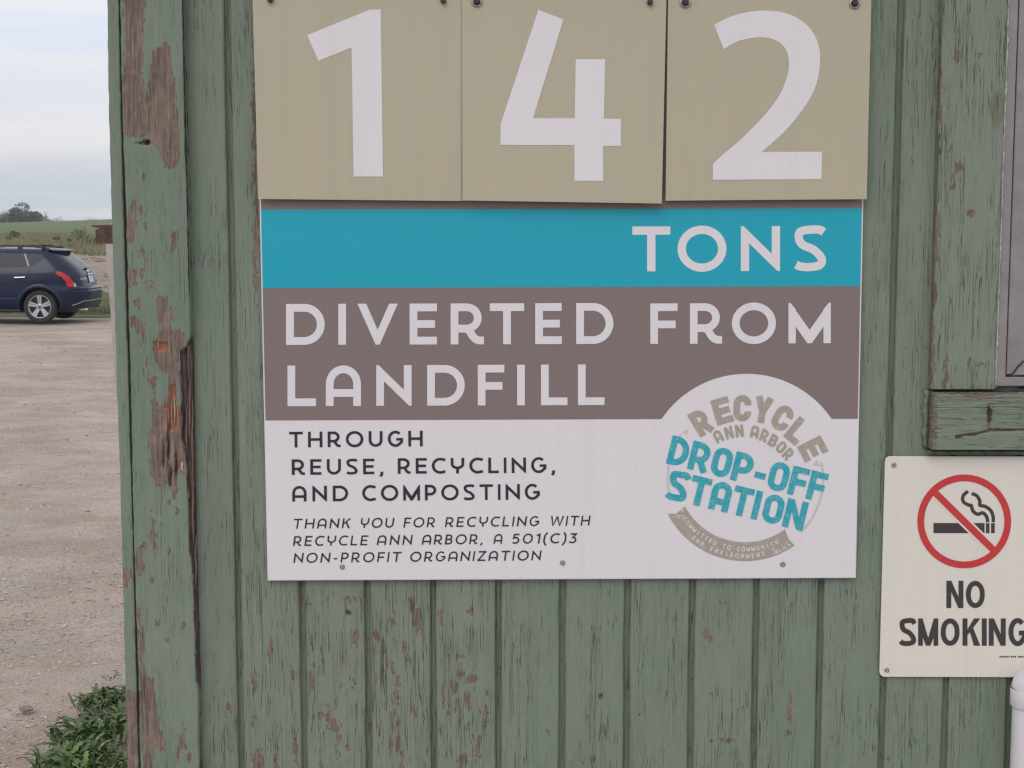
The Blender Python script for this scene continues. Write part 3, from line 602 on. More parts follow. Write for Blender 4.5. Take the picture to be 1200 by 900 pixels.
flat('white_band', [(sl_(490)+.8, 489), (cc[0]-104, 489)]+[(x, y-1.5) for x, y in ring[1:-1]]+[(cc[0]+104, 488), (sr_(489)-.8, 488), (sr_(676.6)-.8, 676.6), (sl_(679.6)+.8, 679.6)], SY, WHITE, sign)
xl, xr2 = ring[0][0], ring[-1][0]
brown = [(sl_(336)+e, 336.8), (sr_(335)-e, 334.8), (sr_(490)-e, yb(1000))]+[(cc[0]+100, yb(975))]
a0 = math.asin((cc[1]-yb(875))/cR)
brown += [(cc[0]+cR*math.cos(t), cc[1]-cR*math.sin(t)) for t in np.linspace(a0, math.pi-a0, 40)]
brown += [(sl_(492)+e, yb(313))]
flat('brown_band', brown, SY-0.0002, BROWN, sign)
flat('teal_band', [(sl_(246)+e, 245.7), (sr_(244)-e, 244.3), (sr_(335)-e, 335.3), (sl_(337)+e, 337.6)], SY-0.0003, TEAL, sign)
flat('brown_band', [(sl_(-60)+e, -60), (sr_(-60)-e, -60), (sr_(244)-e, 244.6), (sl_(246)+e, 246.0)], SY-0.0002, BROWN, sign, 'brown band behind the number plaques')
LY = SY-0.0005
L = Letters(LY); L.letters([('T', 741, 785.5), ('O', 794, 851.3), ('N', 868.2, 914.1), ('S', 930.6, 968)], 52.6, 318, 317.3, (741, 968), .185); L.build(WHITE, sign, 'white word TONS')
L = Letters(LY); L.letters([('D', 335.2, 380.5), ('I', 396.4, 406), ('V', 418.9, 466.2), ('E', 480, 512), ('R', 528.1, 567.2), ('T', 574, 614.3), ('E', 627.2, 658.3), ('D', 675.2, 718.8)], 48, 404.2, 403, (335, 719), .19); L.build(WHITE, sign, 'white word DIVERTED')
L = Letters(LY-.0001); L.letters([('F', 762.1, 794), ('R', 808.5, 846.2), ('O', 857.6, 909.3), ('M', 924, 973.6)], 47.4, 403, 402.2, (762, 973), .19); L.build(WHITE, sign, 'white word FROM')
L = Letters(LY); L.letters([('L', 336.9, 370.3), ('A', 381.8, 423), ('N', 440.9, 482.3), ('D', 500.6, 544.6), ('F', 559.9, 591), ('I', 606, 615.3), ('L', 634, 665), ('L', 677.3, 708.4)], 47.6, 476, 474.6, (337, 708), .19); L.build(WHITE, sign, 'white word LANDFILL')
L = Letters(LY)
L.line('THROUGH', 339, 495.4, 524.5, 523.1, 18.4, .165); L.line('REUSE,', 342, 449, 556.6, 555.6, 18.2, .165); L.line('RECYCLING,', 466.2, 650.2, 555.2, 554, 18.2, .165)
L.line('AND', 342.5, 408, 587.8, 587.3, 18.3, .165); L.line('COMPOSTING', 424.5, 632.7, 587, 585.4, 18.3, .165)
L.build(BLACKP, sign, 'black upright lines THROUGH REUSE, RECYCLING, AND COMPOSTING')
L = Letters(LY)
def bl(x, a, b): return a+(b-a)*(x-343)/350
for t, a, b in (('THANK', 342.9, 411.8), ('YOU', 421.8, 462.5), ('FOR', 472.7, 511), ('RECYCLING', 521.3, 633), ('WITH', 644, 692.3)): L.line(t, a, b, bl(a, 619.6, 615.8), bl(b, 619.6, 615.8), 11.6, .145, slant=.16)
for t, a, b in (('RECYCLE', 343.2, 432), ('ANN', 441.4, 484), ('ARBOR,', 494.1, 567), ('A', 578.2, 589.6), ('501(C)3', 600, 676.5)): L.line(t, a, b, bl(a, 639.9, 636.2), bl(b, 639.9, 636.2), 11.6, .145, slant=.16)
for t, a, b in (('NON-PROFIT', 343.7, 471), ('ORGANIZATION', 479.9, 635)): L.line(t, a, b, bl(a, 659.7, 656), bl(b, 659.7, 656), 11.6, .145, slant=.16)
L.build(BLACKP, sign, 'black slanted thank you lines')
# round emblem
def arcpoly(c, r0, r1, a0, a1, n=30): # screen angles, y down
    P = [(c[0]+r1*math.cos(R(a)), c[1]+r1*math.sin(R(a))) for a in np.linspace(a0, a1, n)]
    return P+[(c[0]+r0*math.cos(R(a)), c[1]+r0*math.sin(R(a))) for a in np.linspace(a1, a0, n)]
gc = (873.5, 560)
for P_ in ((arcpoly(gc, 89.8, 92.4, -12, 44), [(952.5, 545), (957.5, 538), (961.5, 547)]), (arcpoly(gc, 89.8, 92.4, 164, 214), [(799, 506), (806.5, 503), (805.5, 510)])):
    m = MB(); [m.poly([at(*q, LY+.00004*k_) for q in P]) for k_, P in enumerate(P_)]; m.build('recycling_arrow', GREYP, sign)
bc = (873, 556)
outer = [(bc[0]+101.5*math.cos(R(a)), bc[1]+101.5*math.sin(R(a))) for a in np.linspace(153, 55, 40)]
inner = [(bc[0]+79.5*math.cos(R(a)), bc[1]+79.5*math.sin(R(a))) for a in np.linspace(54, 152, 40)]
flat('banner', outer+[(924.5, 632.5)]+inner+[(792.3, 602)], LY, TAND, sign)
def radial(Lt, txt, c, r, a0, a1, cap, w, st, up=True, width=.66, pull=1.0):
    n = len(txt)
    for i, ch in enumerate(txt):
        if ch == ' ': continue
        a = a0+(a1-a0)*i/(n-1); W = w if ch == 'I' else width*(NATW[ch]/.8 if st == 'geo' else 1)
        u = Vector((math.cos(R(a)), math.sin(R(a)))) ; 
        o_ = Vector(c)+u*r
        if up: upv = u; ri = Vector((-u.y, u.x))
        else: upv = -u; ri = Vector((u.y, -u.x))
        def fn(gx_, gy_):
            q = o_+ri*((gx_-W/2)*cap)+upv*((gy_-.5)*cap); return q.x, q.y
        Lt.put(ch, W, w, fn, st)
L = Letters(LY)
for ch, cx_, cy_, rot in (('R', 822, 494.5, -31), ('E', 846.5, 481.5, -16), ('C', 870, 478.3, 2), ('Y', 894, 480.5, 10), ('C', 917, 489.8, 30), ('L', 934.5, 505, 40), ('E', 952.5, 526, 63)):
    cs, sn = math.cos(R(rot)), math.sin(R(rot)); W = .68 if ch != 'L' else .6; cap = 30.5
    def fn(gx_, gy_):
        u = (gx_-W/2)*cap; v = -(gy_-.5)*cap; return cx_+u*cs-v*sn, cy_+u*sn+v*cs
    L.put(ch, W, .25, fn, 'logo')
L.build(TAND, sign, 'arched tan word RECYCLE')
L = Letters(LY)
for ch, cx_, cy_, rot in (('A', 841.6, 511.3, -27), ('N', 854.3, 507, -15), ('N', 866.5, 504.8, -6), ('A', 884.6, 506, 10), ('R', 896, 510.4, 20), ('B', 906.5, 516.4, 30), ('O', 915.8, 524, 38), ('R', 924, 532.4, 46)):
    cs, sn = math.cos(R(rot)), math.sin(R(rot)); W = .66; cap = 14.5
    def fn(gx_, gy_):
        u = (gx_-W/2)*cap; v = -(gy_-.5)*cap; return cx_+u*cs-v*sn, cy_+u*sn+v*cs
    L.put(ch, W, .215, fn, 'logo')
L.build(TAND, sign, 'small arched tan words ANN ARBOR')
def rot_line(txt, x0, y0, ang, length, cap, w, gap, wd):
    Lt = L; Ws = [wd.get(c, .60) for c in txt]; tot = sum(Ws)+gap*(len(txt)-1); k = length/(tot*cap); x = 0
    for c, W in zip(txt, Ws):
        ww = w
        def fn(gx_, gy_, x=x):
            u = (x+gx_)*cap*k; v = gy_*cap; return x0+u*math.cos(R(ang))+v*math.sin(R(ang)), y0+u*math.sin(R(ang))-v*math.cos(R(ang))
        Lt.put(c, W, ww, fn, 'logo'); x += W+gap
L = Letters(LY)
wd = {'D': .66, 'R': .70, 'O': .66, 'P': .66, '-': .46, 'F': .58, 'S': .68, 'T': .66, 'A': .66, 'I': .28, 'N': .70}
rot_line('DROP-OFF', 780.2, 543, 14.1, 189, 34.3, .215, .055, wd)
rot_line('STATION', 778.8, 583.5, 13.6, 166, 34.3, .215, .06, wd)
L.build(TEALD, sign, 'slanted teal words DROP-OFF STATION')
L = Letters(LY-0.0003)
radial(L, 'COMMITTED TO COMMUNITY', bc, 87.6, 143.5, 65, 5.3, .17, 'geo', False, .62)
radial(L, 'AND ENVIRONMENT', bc, 95.6, 129, 77, 5.3, .17, 'geo', False, .62)
L.build(WHITE, sign, 'small white words on the tan banner')
m = MB(); rs = random.Random(7)
for k in range(46):                       # worn streaks at the ends of the banner
    a = rs.choice([rs.uniform(144, 151), rs.uniform(57, 71)]); r = rs.uniform(84, 98) if a > 100 else rs.uniform(93, 99.5)
    cx_, cy_ = bc[0]+r*math.cos(R(a)), bc[1]+r*math.sin(R(a)); q = rs.uniform(.4, 1.2); m.poly([at(cx_+q*rs.uniform(.7, 2)*math.cos(t), cy_+q*.6*math.sin(t), LY-.0002) for t in (0, 1.3, 2.6, 3.9, 5.1)])
m.build('worn_marks', WHITE, sign)['kind'] = 'stuff'
for px, py in ((401.2, 664), (659.3, 659.3), (917.3, 661)): p = at(px, py, SY); screw(p.x, p.z, SY-0.0003, 0.0045, sign)
# ================================================================== NUMBER PLAQUES
def plaque(corners, y, label, outline, screws, tilt):
    p0 = at((corners[2][0]+corners[3][0])/2, corners[2][1], y); r = thing('number_plaque', label, 'plaque', p0, 'hanging number plaques')
    ztop, zbot = at(600, -90, y).z, p0.z
    def dep(P, off=0.0): t = (ztop-P.z)/(ztop-zbot); return Vector((P.x, y-tilt*t*t-off, P.z))
    n = 12; m = MB(); TL, TR, BR, BL = [at(*c, y) for c in corners]
    g = [[dep(TL.lerp(TR, i/n).lerp(BL.lerp(BR, i/n), j/n)) for i in range(n+1)] for j in range(n+1)]
    vs = [q for row in g for q in row]; k = len(vs); vs += [q+Vector((0, .003, 0)) for q in vs]; fs = []
    for j in range(n):
        for i in range(n):
            a = j*(n+1)+i; fs += [(a, a+1, a+n+2, a+n+1), (k+a, k+a+n+1, k+a+n+2, k+a+1)]
    for i in range(n): fs += [(i, k+i, k+i+1, i+1), (n*(n+1)+i, n*(n+1)+i+1, k+n*(n+1)+i+1, k+n*(n+1)+i), (i*(n+1), (i+1)*(n+1), k+(i+1)*(n+1), k+i*(n+1)), (i*(n+1)+n, k+i*(n+1)+n, k+(i+1)*(n+1)+n, (i+1)*(n+1)+n)]
    m.add(vs, fs); m.build('panel', TAN, r)
    m = MB(); pts = [at(*q, y) for q in outline]; tr = tessellate_polygon([pts])
    bm = bmesh.new(); V = [bm.verts.new(q) for q in pts]
    for t in tr: bm.faces.new([V[i] for i in t])
    for _ in range(5): bmesh.ops.subdivide_edges(bm, edges=[e for e in bm.edges if e.calc_length() > .03], cuts=1)
    bmesh.ops.triangulate(bm, faces=bm.faces[:])
    for v in bm.verts: v.co = dep(v.co, 0.0007)
    m.bm(bm); m.build('numeral', WHITE, r)
    for px, py, ring_ in screws:
        p = at(px, py, y)
        if ring_: mm = MB(); mm.lathe([(.0045, 0), (.0055, -.0012), (.0085, -.0012), (.009, 0)], (0, 0, 0), seg=24); oo = mm.build('washer', STEEL, r, True); oo.location = Vector((p.x, y-.0018, p.z))-r.location
        mm = MB(); mm.lathe([(.0045, .0), (.0047, -.006), (.003, -.0075), (0, -.0075)], (0, 0, 0), seg=16); oo = mm.build('bolt', DARKMETAL, r, True, 40); oo.location = Vector((p.x, y-.001, p.z))-r.location
    return r
z5 = lambda L_: [(290+x/2.4, y/2.4) for x, y in L_]
z6 = lambda L_: [(760+x/2.727, y/2.727) for x, y in L_]
one = z5([(168,99),(345,27),(375,27),(382,497),(299,497),(293,134),(200,172)])
four = z5([(818,28),(889,55),(803,333),(920,333),(923,167),(1006,167),(1002,334),(1050,335),(1050,411),(1000,411),(1000,509),(919,509),(919,409),(711,408),(712,348)])
two = z6(cat([(209,80),(250,58),(300,42),(360,34),(420,38),(470,55),(515,90),(542,140),(548,190),(541,250),(520,306),(480,367),(430,425),(361,486)], 3)+[(553,485),(551,573),(204,575),(205,524)]+cat([(230,500),(300,440),(370,368),(415,308),(440,252),(448,205),(441,165),(420,138),(390,124),(350,120),(300,128),(270,140),(240,158)], 3))
plaque([(293.4, -90), (541, -90), (541.2, 235.6), (303, 233.2)], D-0.021, 'leftmost tan hanging plaque, its white numeral one', one, ((317, 0, 0), (519.5, 1, 0)), .004)
plaque([(541, -90), (783.2, -90), (775, 238.6), (542, 235.0)], D-0.0235, 'middle tan plaque, white numeral four, hanging slightly lower than its neighbours', four, ((559, 2, 1), (761.5, 3, 0)), .007)
plaque([(784.2, -90), (1023.5, -90), (1015, 233.4), (779.7, 235.2)], D-0.021, 'rightmost tan hanging plaque, its white numeral two above the word tons', two, ((803, 3, 1), (1001.5, 4, 1)), .004)
# ================================================================== NO SMOKING SIGN
NY = D-0.007
ns_ = thing('no_smoking_sign', 'cream no smoking sign with rounded corners and a red prohibition ring', 'sign', at(1127, 793, NY))
def rrect(c, r, n=6):
    out = []
    for i in range(4):
        p, a, b = Vector(c[i]), Vector(c[i-1]), Vector(c[(i+1) % 4]); d0 = (a-p).normalized(); d1 = (b-p).normalized()
        for k in range(n+1):
            t = k/n; q = (p+d0*r)*(1-t)**2+p*2*t*(1-t)+(p+d1*r)*t*t; out.append((q.x, q.y))
    return out
out = rrect([(1037.3, 534.6), (1225.5, 535), (1219, 793.6), (1030.6, 793)], 7)
m = MB(); m.prism([at(*q, NY) for q in out], (0, .0025, 0)); m.build('panel', CREAM, ns_)
q1 = NY-0.0004
rc = (1130, 611)
flat('prohibition_ring', arcpoly(rc, 47, 55, 0, 359.9, 64), q1-.0002, RED, ns_)
ds = R(45)
def bar(c, a, hl, hw): u = (math.cos(a), math.sin(a)); v = (-u[1], u[0]); return [(c[0]+u[0]*s1*hl+v[0]*s2*hw, c[1]+u[1]*s1*hl+v[1]*s2*hw) for s1, s2 in ((-1, -1), (1, -1), (1, 1), (-1, 1))]
flat('slash_border', bar(rc, R(44.5), 48, 6.2), q1-.0001, CREAM, ns_)
flat('slash', bar(rc, R(44.5), 48.5, 4.1), q1-.0003, RED, ns_)
m = MB(); zz = lambda x, y: (1060+x/6.43, 545+y/6.43)
for a, b in ((218, 603), (613, 640), (652, 680)): m.poly([at(*zz(x, y), q1) for x, y in ((a, 437), (b, 437), (b, 513), (a, 513))])
for P in ([(478,196),(442,232),(443,275),(480,300),(503,306),(515,345),(550,370),(590,360),(618,388),(628,430)], [(506,213),(545,232),(567,268),(569,303),(610,312),(650,343),(667,385),(669,430)]):
    v, f = stroke_quads(cat(P, 5), False, 26); m.add([at(*zz(*q), q1) for q in v], f)
m.build('cigarette', SOOT, ns_)
L = Letters(q1)
L.letters([('N', 1109, 1129), ('O', 1132, 1154)], 32, 712.6, 712.6, (1109, 1154), .18, 'bold')
L.letters([('S', 1054, 1073.4), ('M', 1076, 1099.5), ('O', 1102.5, 1124.5), ('K', 1128, 1148.8), ('I', 1150.6, 1156), ('N', 1158.8, 1178.6), ('G', 1181.8, 1203.5)], 32, 756.7, 756.7, (1054, 1203), .18, 'bold')
L.build(SOOT, ns_, 'charcoal words NO SMOKING')
m = MB()
for a, b in ((1171.3, 1173), (1184.5, 1186.3), (1187, 1188.6), (1189.2, 1190.6), (1193, 1195), (1195.6, 1197.2), (1197.8, 1199.4)): m.poly([at(x, y, q1) for x, y in ((a, 768.6), (b, 768.6), (b, 770.6), (a, 770.6))])
m.build('fine_print', SOOT, ns_)
L = Letters(q1); L.line('BRA', 1173.6, 1179, 770.6, 770.6, 2, .28, .12); L.line('DY', 1179.4, 1182.8, 770.6, 770.6, 2, .28, .12); L.build(SOOT, ns_, 'tiny maker name')
for px, py in ((1047.5, 544.8), (1039.3, 785)): p = at(px, py, NY); screw(p.x, p.z, NY-.0002, .0042, ns_)
# ================================================================== WHITE PIPE
py_ = D-0.046; pc_ = at(1206.5, 850, py_)
pipe = thing('drain_pipe', 'white plastic pipe with an elbow fitting standing against the wall', 'pipe', (pc_.x, py_, 0))
zc_ = at(1206, 827, py_).z; zt = at(1206, 777, py_).z; pr = 0.0285
m = MB(); m.lathe([(pr, -0), (pr, zc_+.01)], (pc_.x, py_, 0), 'z', 40); m.build('pipe', PVC, pipe, True)
m = MB(); hr = 0.0325
m.lathe([(pr, zc_-.0), (hr-.001, zc_), (hr, zc_+.0015), (hr, zc_+.028), (hr-.0008, zc_+.030)], (pc_.x, py_, 0), 'z', 40)
dirv = Vector((0.80, -0.60, 0)); c0 = Vector((pc_.x, py_, zc_+.028)); rb = .034; pts = []
for k in range(13):
    a = R(90)*k/12; pts.append(c0+dirv*(rb*(1-math.cos(a)))+Vector((0, 0, rb*math.sin(a)*.45)))
m.tube(pts, hr-.0012, 32, caps=False)
e0 = pts[-1]; m.tube([e0-dirv*.002, e0, e0+dirv*.001, e0+dirv*.026, e0+dirv*.027], [hr-.002, hr-.001, hr, hr, hr-.001], 32, caps=False)
m.tube([e0+dirv*.027, e0+dirv*.0271, e0+dirv*.005], [hr-.001, hr-.005, hr-.005], 32, caps=True)
m.build('elbow', PVC, pipe, True, 45)
# ================================================================== GROUND, FIELD, HILL
def M_gravel():
    M = MT('gravel_ground', 0.92, spec=0.2)
    a = M.noise(M.coord((1.1, .5, 1), rot=(0, 0, R(12))), 1, 6, .65); b = M.noise(M.coord((9, 9, 9)), 1, 6, .7); c = M.noise(M.coord((70, 70, 70)), 1, 4, .7)
    st = M.noise(M.coord((.9, 1.5, 1), rot=(0, 0, R(32))), 1, 6, .7)
    v = M.n('ShaderNodeTexVoronoi', i_Scale=95.0); M.l(M.coord((1, 1, 1)), v.inputs['Vector'])
    k = M.ramp(a, ((.3, (.44, .345, .28)), (.5, (.55, .435, .36)), (.7, (.64, .52, .435))))
    k = M.mix(M.rng(st, .42, .60, 0, .85), k, (.36, .275, .21)); rut = M.noise(M.coord((.55, .60, 1), rot=(0, 0, R(-24))), 1, 4, .6); k = M.mix(M.rng(rut, .52, .60, 0, .6), k, (.33, .25, .20)); k = M.mix(M.rng(rut, .36, .46, .45, 0), k, (.66, .56, .48)); k = M.mix(M.rng(M.noise(M.coord((1.3, 2.4, 1)), 1, 4, .6), .48, .68, 0, .7), k, (.44, .40, .39))
    k = M.mix(M.rng(b, .35, .7, 0, .35), k, (.32, .265, .235)); k = M.mix(M.rng(c, .52, .68, 0, .5), k, (.64, .55, .49)); k = M.mix(M.rng(c, .46, .34, 0, .45), k, (.27, .22, .195))
    sc = M.n('ShaderNodeSeparateColor'); M.l(v.outputs['Color'], sc.inputs[0])
    k = M.mix(M.rng(sc.outputs[0], .88, .92, 0, .4), k, (.24, .20, .18)); k = M.mix(M.rng(sc.outputs[1], .9, .93, 0, .4), k, (.60, .56, .54))
    M.col(k); h = M.math('ADD', M.math('MULTIPLY', b, 1.6), M.math('ADD', c, M.math('MULTIPLY', v.outputs['Distance'], -.6))); M.bump(h, .7, .012); return M.m
GRAVEL = M_gravel()
def M_grass(name, c1, c2, c3, s=.25, fine=4, bumpd=.1):
    M = MT(name, .9, spec=.15); a = M.noise(M.coord((s, s*1.6, 1)), 1, 5, .6); b = M.noise(M.coord((fine, fine, fine)), 1, 6, .75)
    k = M.ramp(a, ((.3, c1), (.52, c2), (.75, c3))); k = M.mix(M.rng(b, .35, .7, 0, .65), k, tuple(x*.5 for x in c2)); M.col(k); M.bump(b, .9, bumpd); return M.m
FIELD = M_grass('mown_field', (.135, .18, .075), (.16, .205, .088), (.19, .22, .105), .03, 1.2)
MEADOW = M_grass('rough_meadow', (.17, .18, .085), (.215, .205, .11), (.26, .23, .135), .12, 2.2)
VERGE = M_grass('verge_grass', (.17, .185, .10), (.215, .235, .125), (.30, .28, .18), .5, 9)
SAND = M_grass('sandy_bank', (.34, .27, .215), (.50, .40, .32), (.62, .51, .42), .45, 2.2, .25)
def sheet(name, x0, x1, ys, fz, mat, nx=40, kind='structure'):
    m = MB(); xs = np.linspace(x0, x1, nx); vs = [(x, y, fz(x, y)) for y in ys for x in xs]
    fs = [(j*nx+i, j*nx+i+1, (j+1)*nx+i+1, (j+1)*nx+i) for j in range(len(ys)-1) for i in range(nx-1)]
    m.add(vs, fs); o = m.build(name, mat, None, True); o['kind'] = kind; return o
def sstep(a, b, x): t = min(1, max(0, (x-a)/(b-a))); return t*t*(3-2*t)
def lump(x, y, s): return float(vnoise(np.array([x*s+500.]), np.array([y*s+500.]), 12)[0])-.5
sheet('ground', -1000, 1000, [-1000, -500, 0, 300, 800, 1000], lambda x, y: -.3, VERGE, 8)
sheet('gravel_lot', -45, 30, np.linspace(-20, 34.6, 60), lambda x, y: lump(x, y, .5)*.05-.02-(.02 if y > 34 else 0), GRAVEL, 90)
sheet('grass_verge', -90, 60, np.linspace(34.2, 46, 16), lambda x, y: -.03+sstep(34.2, 36, y)*.10+lump(x, y, .6)*.08, VERGE, 120)
sheet('sandy_bank', -90, 60, np.linspace(43, 64, 34), lambda x, y: .03+sstep(43.5, 57, y)*1.0+lump(x, y, .35)*.35*sstep(44, 47, y)*(1-sstep(54, 58, y))+lump(x, y, 1.3)*.10*sstep(44, 47, y)*(1-sstep(54, 58, y)), SAND, 160)
def hill(x, y):
    base = 1.0+sstep(70, 160, y)*.45; u = max(0, (y-120)/280)
    crest = min(7.0, max(1.4, 3.6+(x+150)*.034))
    return base-(.12 if y < 64 else 0)+min(1, u)**1.6*(crest-.9) if y <= 400 else max(-.2, base+(crest-.9)-(y-400)*.02)
sheet('meadow', -260, 160, list(np.linspace(61, 150, 26)), lambda x, y: hill(x, y)+lump(x, y, .12)*.25, MEADOW, 120)
sheet('grass_hill', -500, 300, list(np.linspace(149, 420, 30))+[600, 900], lambda x, y: hill(x, y)-.02, FIELD, 80)
def on(px, y): return at(px, 300, y).x
rnd = random.Random(11)
def tufts(name, n, fx, fy, fz, h, wd, mat, seed=1, blades=5, bend=.5):
    rr_ = random.Random(seed); m = MB(); vs = []; fs = []
    for _ in range(n):
        y = fy(rr_); x = fx(rr_, y); z = fz(x, y)
        for b in range(blades):
            a = rr_.uniform(0, 6.28); hh = h*rr_.uniform(.5, 1.2); q = wd*rr_.uniform(.6, 1.3); ox, oy = rr_.gauss(0, wd*2.5), rr_.gauss(0, wd*2.5)
            dx, dy = math.cos(a)*q, math.sin(a)*q; lx, ly = rr_.gauss(0, bend*hh*.5), rr_.gauss(0, bend*hh*.5); k = len(vs)
            vs += [(x+ox-dx, y+oy-dy, z-.01), (x+ox+dx, y+oy+dy, z-.01), (x+ox+lx*.4+dx*.5, y+oy+ly*.4+dy*.5, z+hh*.6), (x+ox+lx, y+oy+ly, z+hh)]
            fs += [(k, k+1, k+2), (k, k+2, k+3)]
    me = bpy.data.meshes.new(name); me.from_pydata(vs, [], fs); me.materials.append(mat); o = bpy.data.objects.new(name, me); COL.objects.link(o); o['kind'] = 'stuff'; return o
def leafmat(name, c, v=.35, s=2.0, trans=.15):
    M = MT(name, .6, c, spec=.3); n = M.noise(M.coord((s, s, s)), 1, 4, .6); oi = M.n('ShaderNodeNewGeometry')
    k = M.mix(M.rng(n, .3, .7), tuple(x*(1-v) for x in c), tuple(x*(1+v) for x in c)); k = M.mix(M.rng(oi.outputs['Random Per Island'], 0, 1, 0, .5), k, tuple(x*(1+v*1.2) for x in c)); M.col(k); return M.m
GB = leafmat('verge_blades', (.22, .25, .125)); MBL = leafmat('meadow_stalks', (.235, .225, .125), .35, .3)
tufts('verge_grass_blades', 4200, lambda r, y: on(r.uniform(-40, 190), y), lambda r: r.uniform(35, 43.5), lambda x, y: .06, .20, .014, GB, 3)
tufts('meadow_grass_blades', 8000, lambda r, y: on(r.uniform(-40, 170), y), lambda r: 58+r.random()**1.3*92, lambda x, y: hill(x, y), .42, .035, MBL, 5)
def bankz(x, y): return .03+sstep(43.5, 57, y)*1.0+lump(x, y, .35)*.35*sstep(44, 47, y)*(1-sstep(54, 58, y))
vs = []; fs = []
for _ in range(900):
    y = rnd.uniform(44, 56); x = on(rnd.uniform(-30, 170), y); z = bankz(x, y); r = rnd.uniform(.03, .11)*(2 if rnd.random() < .06 else 1); k = len(vs)
    for p in ((1,0,0),(-1,0,0),(0,1,0),(0,-1,0),(0,0,1),(0,0,-1)): vs.append((x+p[0]*r*rnd.uniform(.7, 1.4), y+p[1]*r*rnd.uniform(.7, 1.3), z+p[2]*r*.7))
    fs += [tuple(k+i for i in f) for f in ((0,2,4),(2,1,4),(1,3,4),(3,0,4),(2,0,5),(1,2,5),(3,1,5),(0,3,5))]
me = bpy.data.meshes.new('bank_rubble'); me.from_pydata(vs, [], fs); me.materials.append(simple('rubble', (.30, .24, .20), .9, 0, .4, 1.5)); o = bpy.data.objects.new('bank_rubble', me); COL.objects.link(o); o['kind'] = 'stuff'
# loose stones
STONE = []
for nm, c in (('pale_stone', (.56, .48, .43)), ('grey_stone', (.45, .38, .34)), ('dark_stone', (.26, .21, .185))): STONE.append(simple(nm, c, .85, 0, .3, 60))
vs = []; fs = []; mi = []
oct_ = [(1,0,0),(-1,0,0),(0,1,0),(0,-1,0),(0,0,1),(0,0,-1)]; of = [(0,2,4),(2,1,4),(1,3,4),(3,0,4),(2,0,5),(1,2,5),(3,1,5),(0,3,5)]
for _ in range(30000):
    y = 4.3*math.exp(rnd.random()**1.25*math.log(28/4.3)); x = y*rnd.uniform(-.40, -.16)
    r = rnd.uniform(.0013, .0040)*(1+.09*y)*(2.4 if rnd.random() < .05 else 1); a = rnd.uniform(0, 3.14); sx_, sy_, sz_ = rnd.uniform(.8, 1.5), rnd.uniform(.6, 1), rnd.uniform(.35, .7)
    z = lump(x, y, .5)*.05-.02; k = len(vs); zz_ = z+r*sz_*.3
    for p in oct_:
        u, v = p[0]*sx_*r*rnd.uniform(.8, 1.2), p[1]*sy_*r*rnd.uniform(.8, 1.2)
        vs.append((x+u*math.cos(a)-v*math.sin(a), y+u*math.sin(a)+v*math.cos(a), zz_+p[2]*r*sz_*rnd.uniform(.7, 1.2)))
    fs += [tuple(k+i for i in f) for f in of]; q = rnd.choice([0, 0, 0, 1, 1, 2] if rnd.random() < .6 else [0, 1]); mi += [q]*8
me = bpy.data.meshes.new('loose_gravel'); me.from_pydata(vs, [], fs); [me.materials.append(q) for q in STONE]; me.polygons.foreach_set('material_index', mi)
o = bpy.data.objects.new('loose_gravel', me); COL.objects.link(o); o['kind'] = 'stuff'
def rock(px, y, r, label, mat):
    bm = bmesh.new(); bmesh.ops.create_icosphere(bm, subdivisions=2, radius=1)
    for v in bm.verts: v.co = Vector((v.co.x*r*1.4, v.co.y*r, v.co.z*r*.6))*(1+rnd.uniform(-.12, .12))
    m = MB(); m.bm(bm); o = m.build('stone', mat); o.location = (at(px, 835, y).x, y, r*.2); tag(o, label, 'stone')
rock(31, 5.86, .022, 'dark rounded stone lying on the gravel left of the weeds', STONE[2])
# ================================================================== WEEDS by the shed corner
leaf_me = []
LM = [leafmat('weed_leaf', (.115, .165, .07), .3, 30), leafmat('fresh_weed_leaf', (.17, .25, .08), .25, 30)]
for v in range(4):
    rr_ = random.Random(v); n = 9; L_ = 1.0; vs = []; fs = []
    for i in range(n+1):
        t = i/n; wd_ = .085*math.sin(math.pi*min(1, t*.9+.08))**.8*(1.35 if i % 2 else .6)+.006; z_ = .45*math.sin(t*math.pi*.75)*(.6+.25*v)-.1*t; 
        vs += [(-wd_, t, z_+.04), (0, t-.02*(i % 2), z_), (wd_, t, z_+.04)]
        if i: k = (i-1)*3; fs += [(k, k+1, k+4, k+3), (k+1, k+2, k+5, k+4)]
    me = bpy.data.meshes.new('leaf'); me.from_pydata(vs, [], fs); me.materials.append(LM[v % 2 if v < 3 else 0]); me.polygons.foreach_set('use_smooth', [True]*len(fs)); leaf_me.append(me)
def weed(px, y, n, size, label, fresh=0, lift=0.0):
    p = at(px, 800, y); r = thing('weed', label, 'weed', (p.x, y, 0), 'green weeds at the foot of the shed corner'); rr_ = random.Random(int(px*7+y*100))
    for i in range(int(n*1.45)):
        o = bpy.data.objects.new('leaf', rr_.choice(leaf_me if fresh else leaf_me[::2])); COL.objects.link(o); o.parent = r
        s_ = size*rr_.uniform(.42, 1.0); o.scale = (s_*rr_.uniform(.8, 1.3), s_, s_)
        o.rotation_euler = (rr_.uniform(-.1, .75), rr_.uniform(-.4, .4), rr_.uniform(0, 6.28)); q = rr_.random()**.5*size*.9; a = rr_.uniform(0, 6.28)
        o.location = (q*math.cos(a), q*math.sin(a), rr_.uniform(0, size*.35)+lift)
